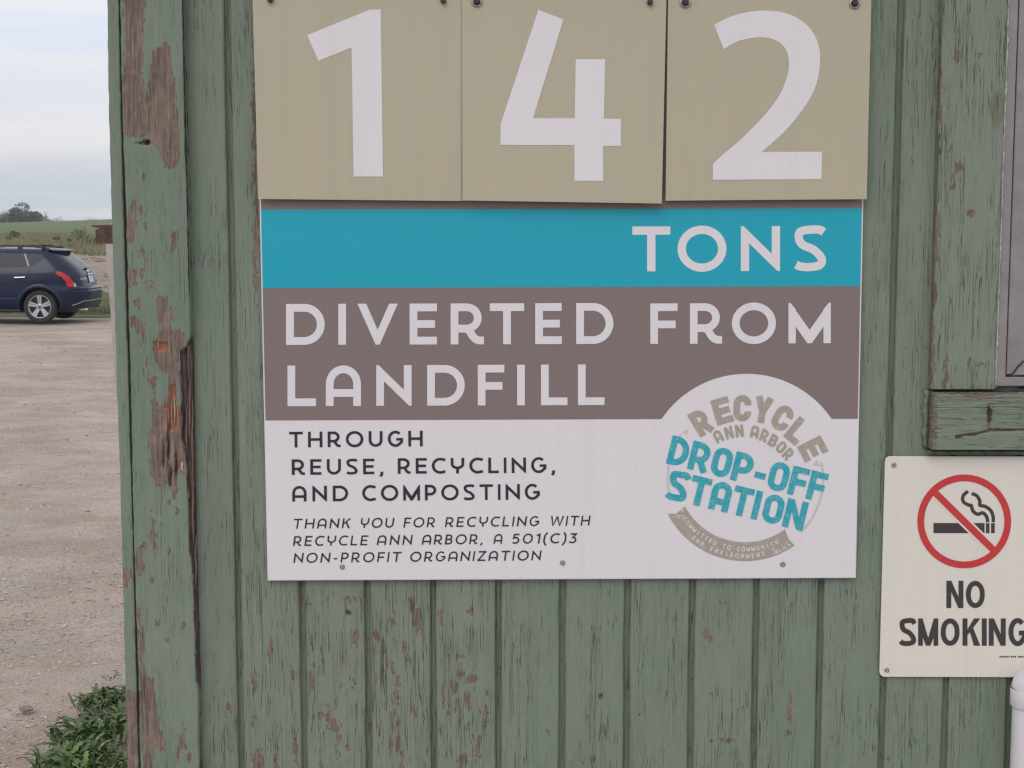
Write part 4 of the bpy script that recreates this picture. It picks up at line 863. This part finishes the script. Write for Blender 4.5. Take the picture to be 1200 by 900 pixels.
W_ = [(66, 5.15, 60, .095, 'low weed at the left end of the weed patch, on the bottom edge', 0), (96, 5.18, 60, .11, 'bright green weed in the middle front of the weed patch', 1), (130, 5.15, 60, .10, 'broad green weed against the shed corner at the bottom', 0),
      (86, 5.45, 60, .10, 'dark green weed on the left side of the patch, nearest the open gravel', 0), (114, 5.5, 64, .11, 'bushy weed in the centre of the patch', 1), (142, 5.5, 56, .11, 'leafy weed half hidden behind the corner board', 1),
      (108, 5.85, 50, .085, 'spiky weed at the upper left of the patch', 0), (128, 5.9, 56, .09, 'narrow leaved weed at the back of the patch beside the board', 0), (148, 5.95, 40, .09, 'weed at the very back, mostly hidden by the board', 0)]
for a in W_: weed(*a[:5], fresh=a[5])
weed(131, 6.25, 9, .045, 'tiny separate sprig on bare gravel just behind the weed patch')
# ================================================================== LEANING POST behind the corner
py0 = 8.0; P0 = at(123.6, 286, py0); P1 = at(153, 691, py0)
m = MB(); m.prism([(P0.x, py0, P0.z), (P0.x+.13, py0, P0.z), (P1.x+.13, py0, -.05), (P1.x, py0, -.05), (P0.x+.014+(P1.x-P0.x)*.05, py0, P0.z-.055), (P0.x, py0, P0.z-.05)][:4], (0, .1, 0))
post = m.build('concrete_post', simple('pale_concrete', (.46, .43, .40), .85, 0, .15, 14, .3)); tag(post, 'pale leaning post showing as a strip beside the shed corner', 'post')
# ================================================================== RUSTY CONTAINER on the bank
cy0 = 70.0; c0_ = at(108, 296.5, cy0); c1_ = at(108, 264, cy0)
ct = thing('rusty_container', 'rust brown metal container standing on top of the sandy bank', 'container', (c0_.x, cy0, hill(c0_.x, cy0)))
RUST = simple('rust_brown', (.115, .055, .042), .8, .1, .5, 3, .4); RUSTL = simple('pale_rust', (.42, .32, .26), .8, 0, .3, 3)
zb, zt_ = hill(c0_.x, cy0), c1_.z
x0_ = at(112.5, 290, cy0).x; x1_ = x0_+3.2; m = MB()
m.box((x0_, cy0, zb-.05), (x1_, cy0+2.2, zt_-.10)); 
for k in range(9): m.box((x0_+.12+k*.36, cy0-.05, zb+.02), (x0_+.20+k*.36, cy0-.001, zt_-.16))
m.build('body', RUST, ct)
m = MB(); m.box((x0_-.14, cy0-.06, zt_-.08), (x1_+.1, cy0+2.3, zt_-.0)); m.build('rim', RUST, ct)
m = MB(); m.prism([(x0_+.1, cy0-.08, zt_+.001), (x0_+.5, cy0-.08, zt_+.10), (x0_+1.1, cy0-.08, zt_+.06), (x0_+1.4, cy0-.08, zt_+.001)], (0, 1.6, 0)); m.build('load', RUSTL, ct)
m = MB(); m.tube([(x0_-.16, cy0-.04, zb), (x0_-.02, cy0-.04, zt_-.62)], .035, 8); m.build('brace', RUST, ct)
m = MB(); m.box((x0_+.02, cy0-.072, zt_-.19), (x0_+.16, cy0-.055, zt_-.13)); m.build('label_plate', RUSTL, ct)
# ================================================================== TREES AND SHRUBS
CROWN = [leafmat('far_foliage', (.062, .082, .05), .35, .15), leafmat('far_foliage_pale', (.085, .105, .055), .35, .15), leafmat('shrub_foliage', (.18, .21, .11), .35, .8)]
BARK = simple('bark', (.13, .11, .09), .9, 0, .3, 4)
def crown_mesh(c, rad, n, ls, seed, clumps=22, sq=.8):
    r = random.Random(seed); cl = []
    for _ in range(clumps):
        while True:
            p = Vector((r.uniform(-1, 1), r.uniform(-1, 1), r.uniform(-.9, 1)))
            if p.length < 1: break
        cl.append((p*sq, r.uniform(.22, .42)))
    vs = []; fs = []
    for _ in range(n):
        p, q = r.choice(cl); d = Vector((r.gauss(0, 1), r.gauss(0, 1), r.gauss(0, 1))).normalized()*q*r.uniform(.6, 1.05); o_ = p+d
        o_ = Vector((c[0]+o_.x*rad[0], c[1]+o_.y*rad[1], c[2]+o_.z*rad[2])); u = Vector((r.gauss(0, 1), r.gauss(0, 1), r.gauss(0, 1))).normalized(); v = u.cross(Vector((r.gauss(0, 1), r.gauss(0, 1), 1))).normalized(); s_ = ls*r.uniform(.6, 1.4); k = len(vs)
        vs += [o_-u*s_, o_+v*s_*.6, o_+u*s_, o_-v*s_*.6]; fs += [(k, k+1, k+2, k+3)]
    return vs, fs
def tree(name, px, y, top, bot, wpx, label, seed, mat=0, cat='tree', group='trees on the hill crest', n=2600, ls=None, trunk=True, dens=1.0):
    a, b = at(px, top, y), at(px, bot, y); h = a.z-b.z; wdt = wpx/F_PX*y/2
    r = thing(name, label, cat, (a.x, y, b.z-.2), group)
    cz = b.z+h*.56 if trunk else b.z+h*.45
    vs, fs = crown_mesh((a.x, y, cz-(h*.06 if trunk else 0)), (wdt*1.12, wdt*1.12, h*.60), n, ls or h*.035, seed); m = MB(); m.add(vs, fs); m.build('crown', CROWN[mat], r)
    if trunk:
        m = MB(); rr_ = random.Random(seed); m.tube([(a.x, y, b.z-.3), (a.x+.02*h, y, b.z+h*.25), (a.x, y, b.z+h*.6)], [h*.04, h*.03, h*.015], 8)
        for k in range(5):
            t = rr_.uniform(.25, .5); an = rr_.uniform(0, 6.28); m.tube([(a.x, y, b.z+h*t), (a.x+math.cos(an)*wdt*.5, y+math.sin(an)*wdt*.5, b.z+h*(t+.25))], [h*.018, h*.006], 6)
        m.build('trunk', BARK, r)
    return r
TR = [(11, 415, 245.5, 269, 38, 'wide dark tree near the left picture edge on the hill crest', 0, 3400), (26, 420, 240.5, 268, 44, 'tallest and densest dark tree on the hill crest', 0, 8000), (40, 425, 249.5, 266, 18, 'dark tree merging with the right side of the tallest tree', 0, 2200),
  (1, 410, 254, 268, 16, 'low tree cut by the left picture edge', 0, 1600), (50, 415, 252.5, 265, 16, 'low bushy tree just right of the dense dark clump', 1, 1500), (59, 415, 256.5, 264, 14, 'small bush like tree at the foot of the bare tree', 1, 1000),
  (70.5, 410, 254, 263.5, 14, 'lone airy little tree in the gap of the crest', 0, 420), (107, 410, 255, 262, 19, 'flat topped tree on the crest left of the rusty container', 0, 900), (127, 410, 255, 262, 13, 'tree on the crest touching the shed corner', 0, 600), (96, 430, 258.5, 262, 14, 'very low bush line just left of the flat topped tree', 1, 400)]
for k, (px, y, t_, b_, w_, lb, mt_, n_) in enumerate(TR): tree('broadleaf_tree', px, y, t_, b_, w_, lb, k+1, mt_, n=n_)
# bare tree
b0 = at(53, 265, 405); b1 = at(53, 247.5, 405); bt = thing('bare_tree', 'thin bare tree rising above the crest', 'tree', b0); m = MB()
m.tube([b0, b1], [.13, .05], 6)
for t, dx in ((.5, 1.0), (.6, -.9), (.72, .8), (.8, -.6), (.55, .5)): m.tube([b0.lerp(b1, t), b0.lerp(b1, t+.12)+Vector((dx, 0, .35))], [.05, .03], 5)
m.build('trunk', BARK, bt)
o = MB(); q0 = at(51, 267, 300); o.box((q0.x-.22, 300, q0.z), (q0.x+.22, 300.2, q0.z+.75)); tag(o.build('field_marker', simple('pale_marker', (.6, .6, .58))), 'tiny pale marker standing in the green hill field', 'marker')
SL = [(99, 90, 266, 291, 22, 'rounded shrub in front of the rusty container, nearest the crest'), (91, 110, 268, 283, 18, 'shrub left of the container, half way up the meadow'), (104, 80, 276, 296, 12, 'low shrub touching the container brace'), (9, 100, 272, 290, 10, 'shrub in the meadow above the car at the left edge'),
      (17, 110, 270, 279, 12, 'low bush at the edge of the green field near the left border'), (66, 95, 276, 285, 9, 'small bush in the meadow above the rear window of the car'), (43, 90, 279, 289, 8, 'small weed bush in the meadow above the car roof'), (80, 85, 279, 291, 9, 'small bush on the meadow to the right of the car roof')]
for k, (px, y, t_, b_, w_, lb) in enumerate(SL): tree('shrub', px, y, t_, b_, w_, lb, 40+k, 2, 'shrub', 'shrubs in the meadow', n=520, ls=.06, trunk=False)
# ================================================================== THE CAR
NYC = 31.6
wc = at(45.7, 359.3, NYC)
CX = wc.x; ZS = wc.z-.355
car = thing('parked_car', 'dark blue suv with roof rails parked on the gravel, rear end towards the shed', 'car', (CX, NYC, 0))
def lerp_t(T, z): return float(np.interp(z, [a for a, b in T], [b for a, b in T]))
XR = [(.27, .78), (.33, .91), (.42, .955), (.55, .975), (.70, .985), (.745, .95), (.77, .87), (.95, .85), (1.08, .80), (1.18, .71), (1.32, .55), (1.45, .39), (1.53, .30), (1.575, .22), (1.60, -.1), (1.625, -.7), (1.64, -1.1)]
XF = [(.27, -3.5), (.4, -3.74), (.7, -3.80), (.88, -3.68), (.98, -3.1), (1.06, -2.45), (1.2, -2.12), (1.4, -1.68), (1.53, -1.35), (1.6, -1.25), (1.64, -1.15)]
HW = [(.27, .84), (.34, .90), (.5, .935), (.7, .945), (.95, .94), (1.06, .92), (1.15, .895), (1.3, .84), (1.45, .775), (1.53, .73), (1.575, .68), (1.60, .60), (1.625, .45), (1.64, .15)]
def spl(T, z): return lerp_t(T, z-.012)*.25+lerp_t(T, z)*.5+lerp_t(T, z+.012)*.25
def outl(z, th, n=5.2):
    a = (spl(XR, z)-spl(XF, z))/2; xc = (spl(XR, z)+spl(XF, z))/2; b = spl(HW, z); c, s_ = math.cos(th), math.sin(th)
    return Vector((xc+a*math.copysign(abs(c)**(2/n), c), b*math.copysign(abs(s_)**(2/n), s_)+.945, z))
def side_y(x, z, off=0.0, n=5.2):     # near side surface
    a = (spl(XR, z)-spl(XF, z))/2; xc = (spl(XR, z)+spl(XF, z))/2; b = spl(HW, z); q = max(0, 1-min(1, abs((x-xc)/a))**n)**(1/n); return Vector((x, .945-b*q-off, z))
def rear_x(y, z, off=0.0, n=5.2):
    a = (spl(XR, z)-spl(XF, z))/2; xc = (spl(XR, z)+spl(XF, z))/2; b = spl(HW, z); q = max(0, 1-min(1, abs((y-.945)/b))**n)**(1/n); return Vector((xc+a*q+off, y, z))
zs_ = sorted(set([.27, .30, .36, .42, .48, .54, .60, .66, .70, .73, .755, .78, .84, .9, .96, 1.02, 1.06, 1.10, 1.16, 1.22, 1.28, 1.34, 1.40, 1.46, 1.51, 1.55, 1.575, 1.595, 1.61, 1.622, 1.633, 1.64]))
ths = []
for q in range(4):
    for k in range(22): ths.append((q+k/22)*math.pi/2)
ths = [t if True else t for t in ths]; nth = len(ths)
def thmap(t):   # even spread along the flat sides
    c, s_ = math.cos(t), math.sin(t); return math.atan2(math.copysign(abs(s_)**1.9, s_), math.copysign(abs(c)**1.9, c))
bm = bmesh.new(); rows = [[bm.verts.new(outl(z, thmap(t))) for t in ths] for z in zs_]
for j in range(len(zs_)-1):
    for i in range(nth): bm.faces.new((rows[j][i], rows[j][(i+1) % nth], rows[j+1][(i+1) % nth], rows[j+1][i]))
bm.faces.new(rows[-1]); bm.faces.new(rows[0][::-1])
m = MB(); m.bm(bm)
NAVY = MT('navy_car_paint', .25, (.010, .020, .052)); NAVY.b.inputs['Coat Weight'].default_value = .22; NAVY.b.inputs['Specular IOR Level'].default_value = .3; NAVY.b.inputs['Coat Roughness'].default_value = .08
dn = NAVY.noise(NAVY.coord((3, 3, 3)), 1, 5, .6); NAVY.col(NAVY.mix(NAVY.rng(dn, .35, .75, 0, .5), (.006, .014, .045), (.014, .024, .058))); NAVY = NAVY.m
GLASSC = MT('car_glass', .12, (.022, .03, .042), spec=.22).m; RUBBER = simple('tyre_rubber', (.035, .033, .033), .85, 0, .3, 40); ALLOY = simple('alloy', (.55, .55, .57), .35, .6, .1, 20); CHROME = simple('chrome', (.7, .7, .72), .2, .9, .1, 20)
RLAMP = MT('red_lamp', .2, (.55, .03, .025)).m; PLAST = simple('dark_plastic', (.03, .03, .035), .6, 0, .2, 20)
body = m.build('body', NAVY, None, True, 35); body.parent = car
cut = MB()
for x in (0, -2.83):
    for y in (0.13, 1.76): cut.lathe([(.41, -.30), (.41, .30), (0, .30), (0, -.30), (.41, -.30)][:2], (x, y, .355), 'y', 40); 
bmc = bmesh.new()
for x in (0, -2.83):
    for y in (.13, 1.76):
        r_ = bmesh.ops.create_cone(bmc, cap_ends=True, segments=40, radius1=.415, radius2=.415, depth=.64)
        for v in r_['verts']: v.co = Vector((v.co.x+x, v.co.z+y, v.co.y+.355))
mc = MB(); mc.bm(bmc); co = mc.build('wheel_arch_cutter', PLAST); mo = body.modifiers.new('arch', 'BOOLEAN'); mo.object = co; mo.operation = 'DIFFERENCE'; mo.solver = 'EXACT'
co.location = car.location; bpy.context.view_layer.update()
dg = bpy.context.evaluated_depsgraph_get(); nm_ = bpy.data.meshes.new_from_object(body.evaluated_get(dg)); body.modifiers.clear(); body.data = nm_; bpy.data.objects.remove(co)
def cpart(mb, name, mat, parent=car, smooth=True, auto=40, label=None):
    o = mb.build(name, mat, None, smooth, auto); o.parent = parent
    if label: o['label'] = label
    return o
def patch(name, outline, fn, mat, parent=car, off=.004, sub=.08, label=None, th=True):
    pts = [Vector((a, b, 0)) for a, b in outline]; tr = tessellate_polygon([pts]); bm = bmesh.new(); V = [bm.verts.new(q) for q in pts]
    for t in tr:
        try: bm.faces.new([V[i] for i in t])
        except ValueError: pass
    for _ in range(6):
        e_ = [e for e in bm.edges if e.calc_length() > sub]
        if not e_: break
        bmesh.ops.subdivide_edges(bm, edges=e_, cuts=1); bmesh.ops.triangulate(bm, faces=bm.faces[:])
    for v in bm.verts: v.co = fn(v.co.x, v.co.y, off)
    m = MB(); m.bm(bm); return cpart(m, name, mat, parent, True, 60, label)
def cz_(px, py): return ((px-343)/7.5/54.4, .355+(670-py)/7.5/54.4)      # zoomed photograph -> car x, z
S_ = lambda L_: [cz_(*p) for p in L_]
nearp = lambda x, z, off: side_y(x, z, off)
qw = patch('side_window', [(-.295, 1.49), (.10, 1.475), (.16, 1.44), (-.16, 1.235), (-.19, 1.235)], nearp, GLASSC)
rw = patch('side_window', [(-1.05, 1.51), (-.36, 1.495), (-.25, 1.22), (-1.06, 1.19)], nearp, GLASSC)
patch('side_window', [(-1.72, 1.36), (-1.55, 1.50), (-1.12, 1.51), (-1.12, 1.19), (-2.1, 1.16)], nearp, GLASSC)
patch('window_pillar', [(-.345, 1.495), (-.31, 1.492), (-.20, 1.232), (-.235, 1.228)], nearp, simple('grey_trim', (.30, .31, .34), .4, 0, .1, 10), off=.006)
hd = MB(); hp = [side_y(-.505+.023*k, .985+.004*k*.2, .028) for k in range(11)]; hd.tube(hp, .013, 8); cpart(hd, 'door_handle', CHROME)
hd = MB(); hp = [side_y(-1.65+.023*k, .985, .028) for k in range(11)]; hd.tube(hp, .013, 8); cpart(hd, 'door_handle', CHROME)
def seam(pts, name='door_seam', w_=.004, mat=None):
    mm = MB(); mm.tube([side_y(x, z, .0005) for x, z in pts], w_, 6); return cpart(mm, name, mat or PLAST)
seam([(-.19, 1.21), (-.205, 1.1), (-.20, 1.0), (-.27, .90), (-.40, .76), (-.455, .6), (-.47, .45)])
seam([(-1.09, 1.18), (-1.10, .9), (-1.09, .45)])
mm = MB(); mm.tube([side_y(x, .525, -.002) for x in np.linspace(-2.3, -.5, 14)], .012, 8); cpart(mm, 'side_moulding', NAVY)
# sill
mm = MB(); mm.box((-2.36, .06, .245), (-.44, 1.83, .30), bev=.02); cpart(mm, 'rocker_sill', PLAST)
# wheel arch flare
mm = MB(); fl_ = []; f2 = []
for k in range(26):
    a = R(-12+204*k/25); fl_.append((.425*math.cos(a), .355+.425*math.sin(a))); f2.append((.50*math.cos(a), .355+.49*math.sin(a)))
vs = []; n_ = 26
for (x, z), (x2, z2) in zip(fl_, f2):
    zc1, zc2 = max(z, .29), max(z2, .29); A = side_y(x, zc1, .018); B = side_y((x+x2)/2, (zc1+zc2)/2, .022); C_ = side_y(x2, zc2, .001); I_ = side_y(x*.97, zc1, -.08); vs += [I_, A, B, C_]
mm.add(vs, [(i*4+k, i*4+k+1, i*4+k+5, i*4+k+4) for i in range(n_-1) for k in range(3)]); cpart(mm, 'wheel_arch', NAVY)
# wheels
def wheel(x, y, out):       # out = -1 faces the camera
    w_ = bpy.data.objects.new('wheel', None); COL.objects.link(w_); w_.parent = car; w_.location = (x, y, .357)
    m = MB(); m.lathe([(.250, -.10*1), (.262, -.112), (.30, -.118), (.335, -.112), (.350, -.085), (.354, 0), (.350, .085), (.335, .112), (.262, .112), (.25, .10)], (0, 0, 0), 'y', 48); cpart(m, 'tyre', RUBBER, w_)
    m = MB(); s_ = out
    m.lathe([(.252, s_*.105), (.246, s_*.110), (.234, s_*.100), (.228, s_*.05), (.225, s_*.01)], (0, 0, 0), 'y', 48)
    for k in range(5):
        a = R(90+72*k)+.03
        for dl in (-1, 1):
            c = a; n1 = Vector((math.cos(c), 0, math.sin(c))); t1 = Vector((-math.sin(c), 0, math.cos(c)))
            i0, i1, o0, o1 = .05, .05, .236, .236; wi, wo = .034*dl, .054*dl
            P = [n1*i0, n1*i0+t1*wi, n1*o1+t1*wo, n1*o0+t1*(wo*.22 if False else .006*dl)]
            P[0] = n1*i0
            m.prism([p+Vector((0, s_*(.082 if i in (0, 1) else .098), 0)) for i, p in enumerate(P)], (0, -s_*.03, 0))
    m.lathe([(.06, s_*.05), (.06, s_*.086), (.045, s_*.092), (0, s_*.094)], (0, 0, 0), 'y', 24)
    cpart(m, 'rim', ALLOY, w_, True, 30)
    m = MB(); m.lathe([(.245, s_*.03), (0, s_*.03)], (0, 0, 0), 'y', 32); m.lathe([(.15, s_*.038), (.15, s_*.045), (0, s_*.045)], (0, 0, 0), 'y', 32); cpart(m, 'brake_disc', PLAST, w_)
    m = MB(); m.lathe([(.022, s_*.09), (.022, s_*.097), (0, s_*.098)], (0, 0, 0), 'y', 16)
    for k in range(5): a = R(54+72*k); m.lathe([(.011, s_*.085), (.011, s_*.096), (0, s_*.096)], (.043*math.cos(a), 0, .043*math.sin(a)), 'y', 8)
    cpart(m, 'hub_cap', PLAST, w_)
wheel(0, .145, -1); wheel(-2.83, .145, -1); wheel(0, 1.745, 1); wheel(-2.83, 1.745, 1)
m = MB(); m.box((-3.3, .32, .22), (.62, 1.57, .30)); m.tube([(0, .2, .33), (0, 1.7, .33)], .05, 10); cpart(m, 'underbody', PLAST)
# rear window, lamps, tailgate, bumper
rr2 = lambda y, z, off: rear_x(y, z, off)
patch('rear_window', [(.24, 1.50), (1.65, 1.50), (1.70, 1.19), (1.56, 1.14), (.33, 1.14), (.19, 1.19)], rr2, GLASSC, off=.005, sub=.10)
# tail lamp wraps the near corner: described along the side, pulled to the corner surface
def corner_fn(u, z, off):
    th = -math.pi/2+u; a = (spl(XR, z)-spl(XF, z))/2; xc = (spl(XR, z)+spl(XF, z))/2; b = spl(HW, z); n = 5.2
    c, s_ = math.cos(th), math.sin(th); p = Vector((xc+a*abs(c)**(2/n), .945+b*math.copysign(abs(s_)**(2/n), s_), z)); d = Vector((abs(c)**1.2+.2, -.9*abs(s_), 0)).normalized(); return p+d*off
def lamp(sgn):
    # (x along the side, z) pairs from the photograph; beyond the corner continue in y
    pts = S_([(492, 378), (520, 357), (572, 376), (612, 405), (645, 445), (680, 492), (668, 497), (603, 497), (585, 450), (550, 412)])
    return pts
bm = bmesh.new()
def lampsurf(x, z, off):
    # visible horizontal position -> surface parameter u by search, seen along the line of sight of the corner
    best = None; k_ = .29
    for i in range(60):
        u = .02+1.3*i/59; p = corner_fn(u, z, off); vis = p.x-(p.y)*k_*-1*-1
        vis = p.x+p.y*.30
        d = abs(vis-x)
        if best is None or d < best[0]: best = (d, p)
    return best[1]
patch('tail_light', lamp(1), lampsurf, RLAMP, off=.012, sub=.05)
far_l = [(-a, b) for a, b in lamp(1)]
m = MB(); bm = bmesh.new(); src = [o for o in car.children if o.name.startswith('tail_light')][0].data
m.add([Vector((v.co.x, 1.89-v.co.y, v.co.z)) for v in src.vertices], [tuple(p.vertices) for p in src.polygons]); cpart(m, 'tail_light', RLAMP)
patch('reverse_lamp', S_([(655, 462), (668, 465), (684, 494), (660, 497)]), lampsurf, simple('pale_lens', (.6, .5, .5), .3), off=.016, sub=.05)
# spoiler
m = MB(); v_ = []; ny = 14
for k in range(ny+1):
    y = .30+1.29*k/ny; q = 1-abs(k/ny*2-1)**4; x = .22+.16*q; v_ += [Vector((x-.25, y, 1.60+.0*q)), Vector((x, y, 1.575)), Vector((x+.03, y, 1.555)), Vector((x-.02, y, 1.54)), Vector((x-.2, y, 1.545))]
m.add(v_, [(i*5+k, i*5+k+1, i*5+k+6, i*5+k+5) for i in range(ny) for k in range(4)]); cpart(m, 'rear_spoiler', NAVY)
m = MB(); m.box((.15, .40, 1.528), (.33, 1.5, 1.541)); cpart(m, 'high_brake_light', PLAST)
# bumper crease and plastic lower part
m = MB(); cr_ = []
for k in range(30):
    u = .30+1.27*2*k/29*.92; 
for k in range(34):
    th = -math.pi/2+.75+(math.pi-1.5)*k/33; p = outl(.735, th); cr_.append(p+Vector((.012, 0, 0)))
m.tube(cr_, .022, 8); cpart(m, 'bumper_edge', NAVY)
m = MB(); cr_ = []
for k in range(34):
    th = -math.pi/2+.8+(math.pi-1.6)*k/33; q = min(1, min(k, 33-k)/8); p = outl(.375+.10*q, th); cr_.append(p+Vector((.008, 0, 0)))
m.tube(cr_, .010, 8); cpart(m, 'bumper_trim', simple('silver_trim', (.33, .31, .30), .4, .3, .1, 10))
patch('lower_bumper', [(.30, .47), (.7, .52), (1.19, .52), (1.59, .47), (1.55, .30), (.34, .30)], rr2, PLAST, off=.006, sub=.1)
m = MB(); m.tube([(.72, .42, .285), (.93, .42, .282)], .03, 12); cpart(m, 'exhaust_pipe', CHROME)
m = MB(); m.tube([(.72, 1.47, .285), (.93, 1.47, .282)], .03, 12); cpart(m, 'exhaust_pipe', CHROME)
PLATE = simple('licence_plate_white', (.62, .64, .68), .5, 0, .12, 30)
m = MB(); pl_ = [rear_x(y, z, .03) for y, z in ((.79, .86), (1.10, .86), (1.10, 1.015), (.79, 1.015))]; m.prism(pl_, (-.012, 0, 0)); plo = cpart(m, 'licence_plate', PLATE, car, False)
m = MB(); m.box((.845, .77, 1.02), (.885, 1.12, 1.05), bev=.006); cpart(m, 'plate_garnish', CHROME)
m = MB(); p = rear_x(.945, 1.09, .02); m.lathe([(.052, 0), (.052, .012), (.040, .012), (.040, 0)], (p.x, p.y, p.z), 'x', 24); m.box((p.x, p.y-.06, p.z-.01), (p.x+.014, p.y+.06, p.z+.01)); cpart(m, 'emblem', CHROME)
m = MB(); wp = [rear_x(y, 1.145+.0*y, .02) for y in (.80, .87, .945, 1.02)]; m.tube(wp, .012, 6); m.box((.70, .90, 1.13), (.78, .99, 1.17)); cpart(m, 'rear_wiper', PLAST)
bg_ = MB()
for i, ch in enumerate('MURANO'):
    W0 = .042
    for it in glyph(ch, 1.1, .22):
        fn = lambda q: rear_x(.33+i*.052+q[0]*.035, .93+q[1]*.032, .012)
        if it[0] == 's': v, f = stroke_quads(it[1], it[2], .22); bg_.add([fn(q) for q in v], f)
        else: bg_.poly([fn(q) for q in it[1]])
cpart(bg_, 'badge', CHROME, car, False)
# tailgate shut lines
for pts in ([(.22, .785), (.17, .9), (.16, 1.02), (.14, 1.12)], [(1.67, .785), (1.72, .9), (1.73, 1.02), (1.75, 1.12)]):
    m = MB(); m.tube([rear_x(y, z, .001) for y, z in pts], .005, 6); cpart(m, 'tailgate_seam', PLAST)
# roof rails
def rail(y0, sgn):
    m = MB(); pts = []
    for k in range(20):
        t = k/19; x = -1.35+1.5*t; pts.append((x, y0+.02*math.sin(t*3.14)*sgn, 1.628+.030*math.sin(t*math.pi)**.6-.035*max(0, t-.75)/.25))
    m.tube(pts, .016, 8)
    for x in (-.48, .03): m.box((x-.05, y0-.02, 1.57), (x+.05, y0+.02, 1.65), bev=.008)
    cpart(m, 'roof_rail', PLAST)
rail(.36, 1); rail(1.53, -1)
m = MB()
for x in (-1.0, -.15): m.tube([(x, .36, 1.655), (x, .945, 1.672), (x, 1.53, 1.655)], .014, 8)
cpart(m, 'cross_bar', PLAST)
# ================================================================== render settings
S.render.engine = 'CYCLES'; S.cycles.samples = 128; S.cycles.max_bounces = 5; S.cycles.use_denoising = True; S.cycles.filter_width = 1.35
S.render.resolution_x = 1024; S.render.resolution_y = 768

# ================================================================== AIR
m = MB(); m.box((-1010, -1010, -1.4), (1010, 1010, 40)); hz = m.build('haze', bpy.data.materials.new('haze')); hz['kind'] = 'stuff'
hm = hz.data.materials[0]; hm.use_nodes = True; hm.node_tree.nodes.clear()
pv = N(hm.node_tree, 'ShaderNodeVolumePrincipled', i_Density=0.00045, i_Anisotropy=0.2); pv.inputs['Color'].default_value = (.93, .95, 1, 1)
oo = N(hm.node_tree, 'ShaderNodeOutputMaterial'); hm.node_tree.links.new(pv.outputs[0], oo.inputs['Volume'])
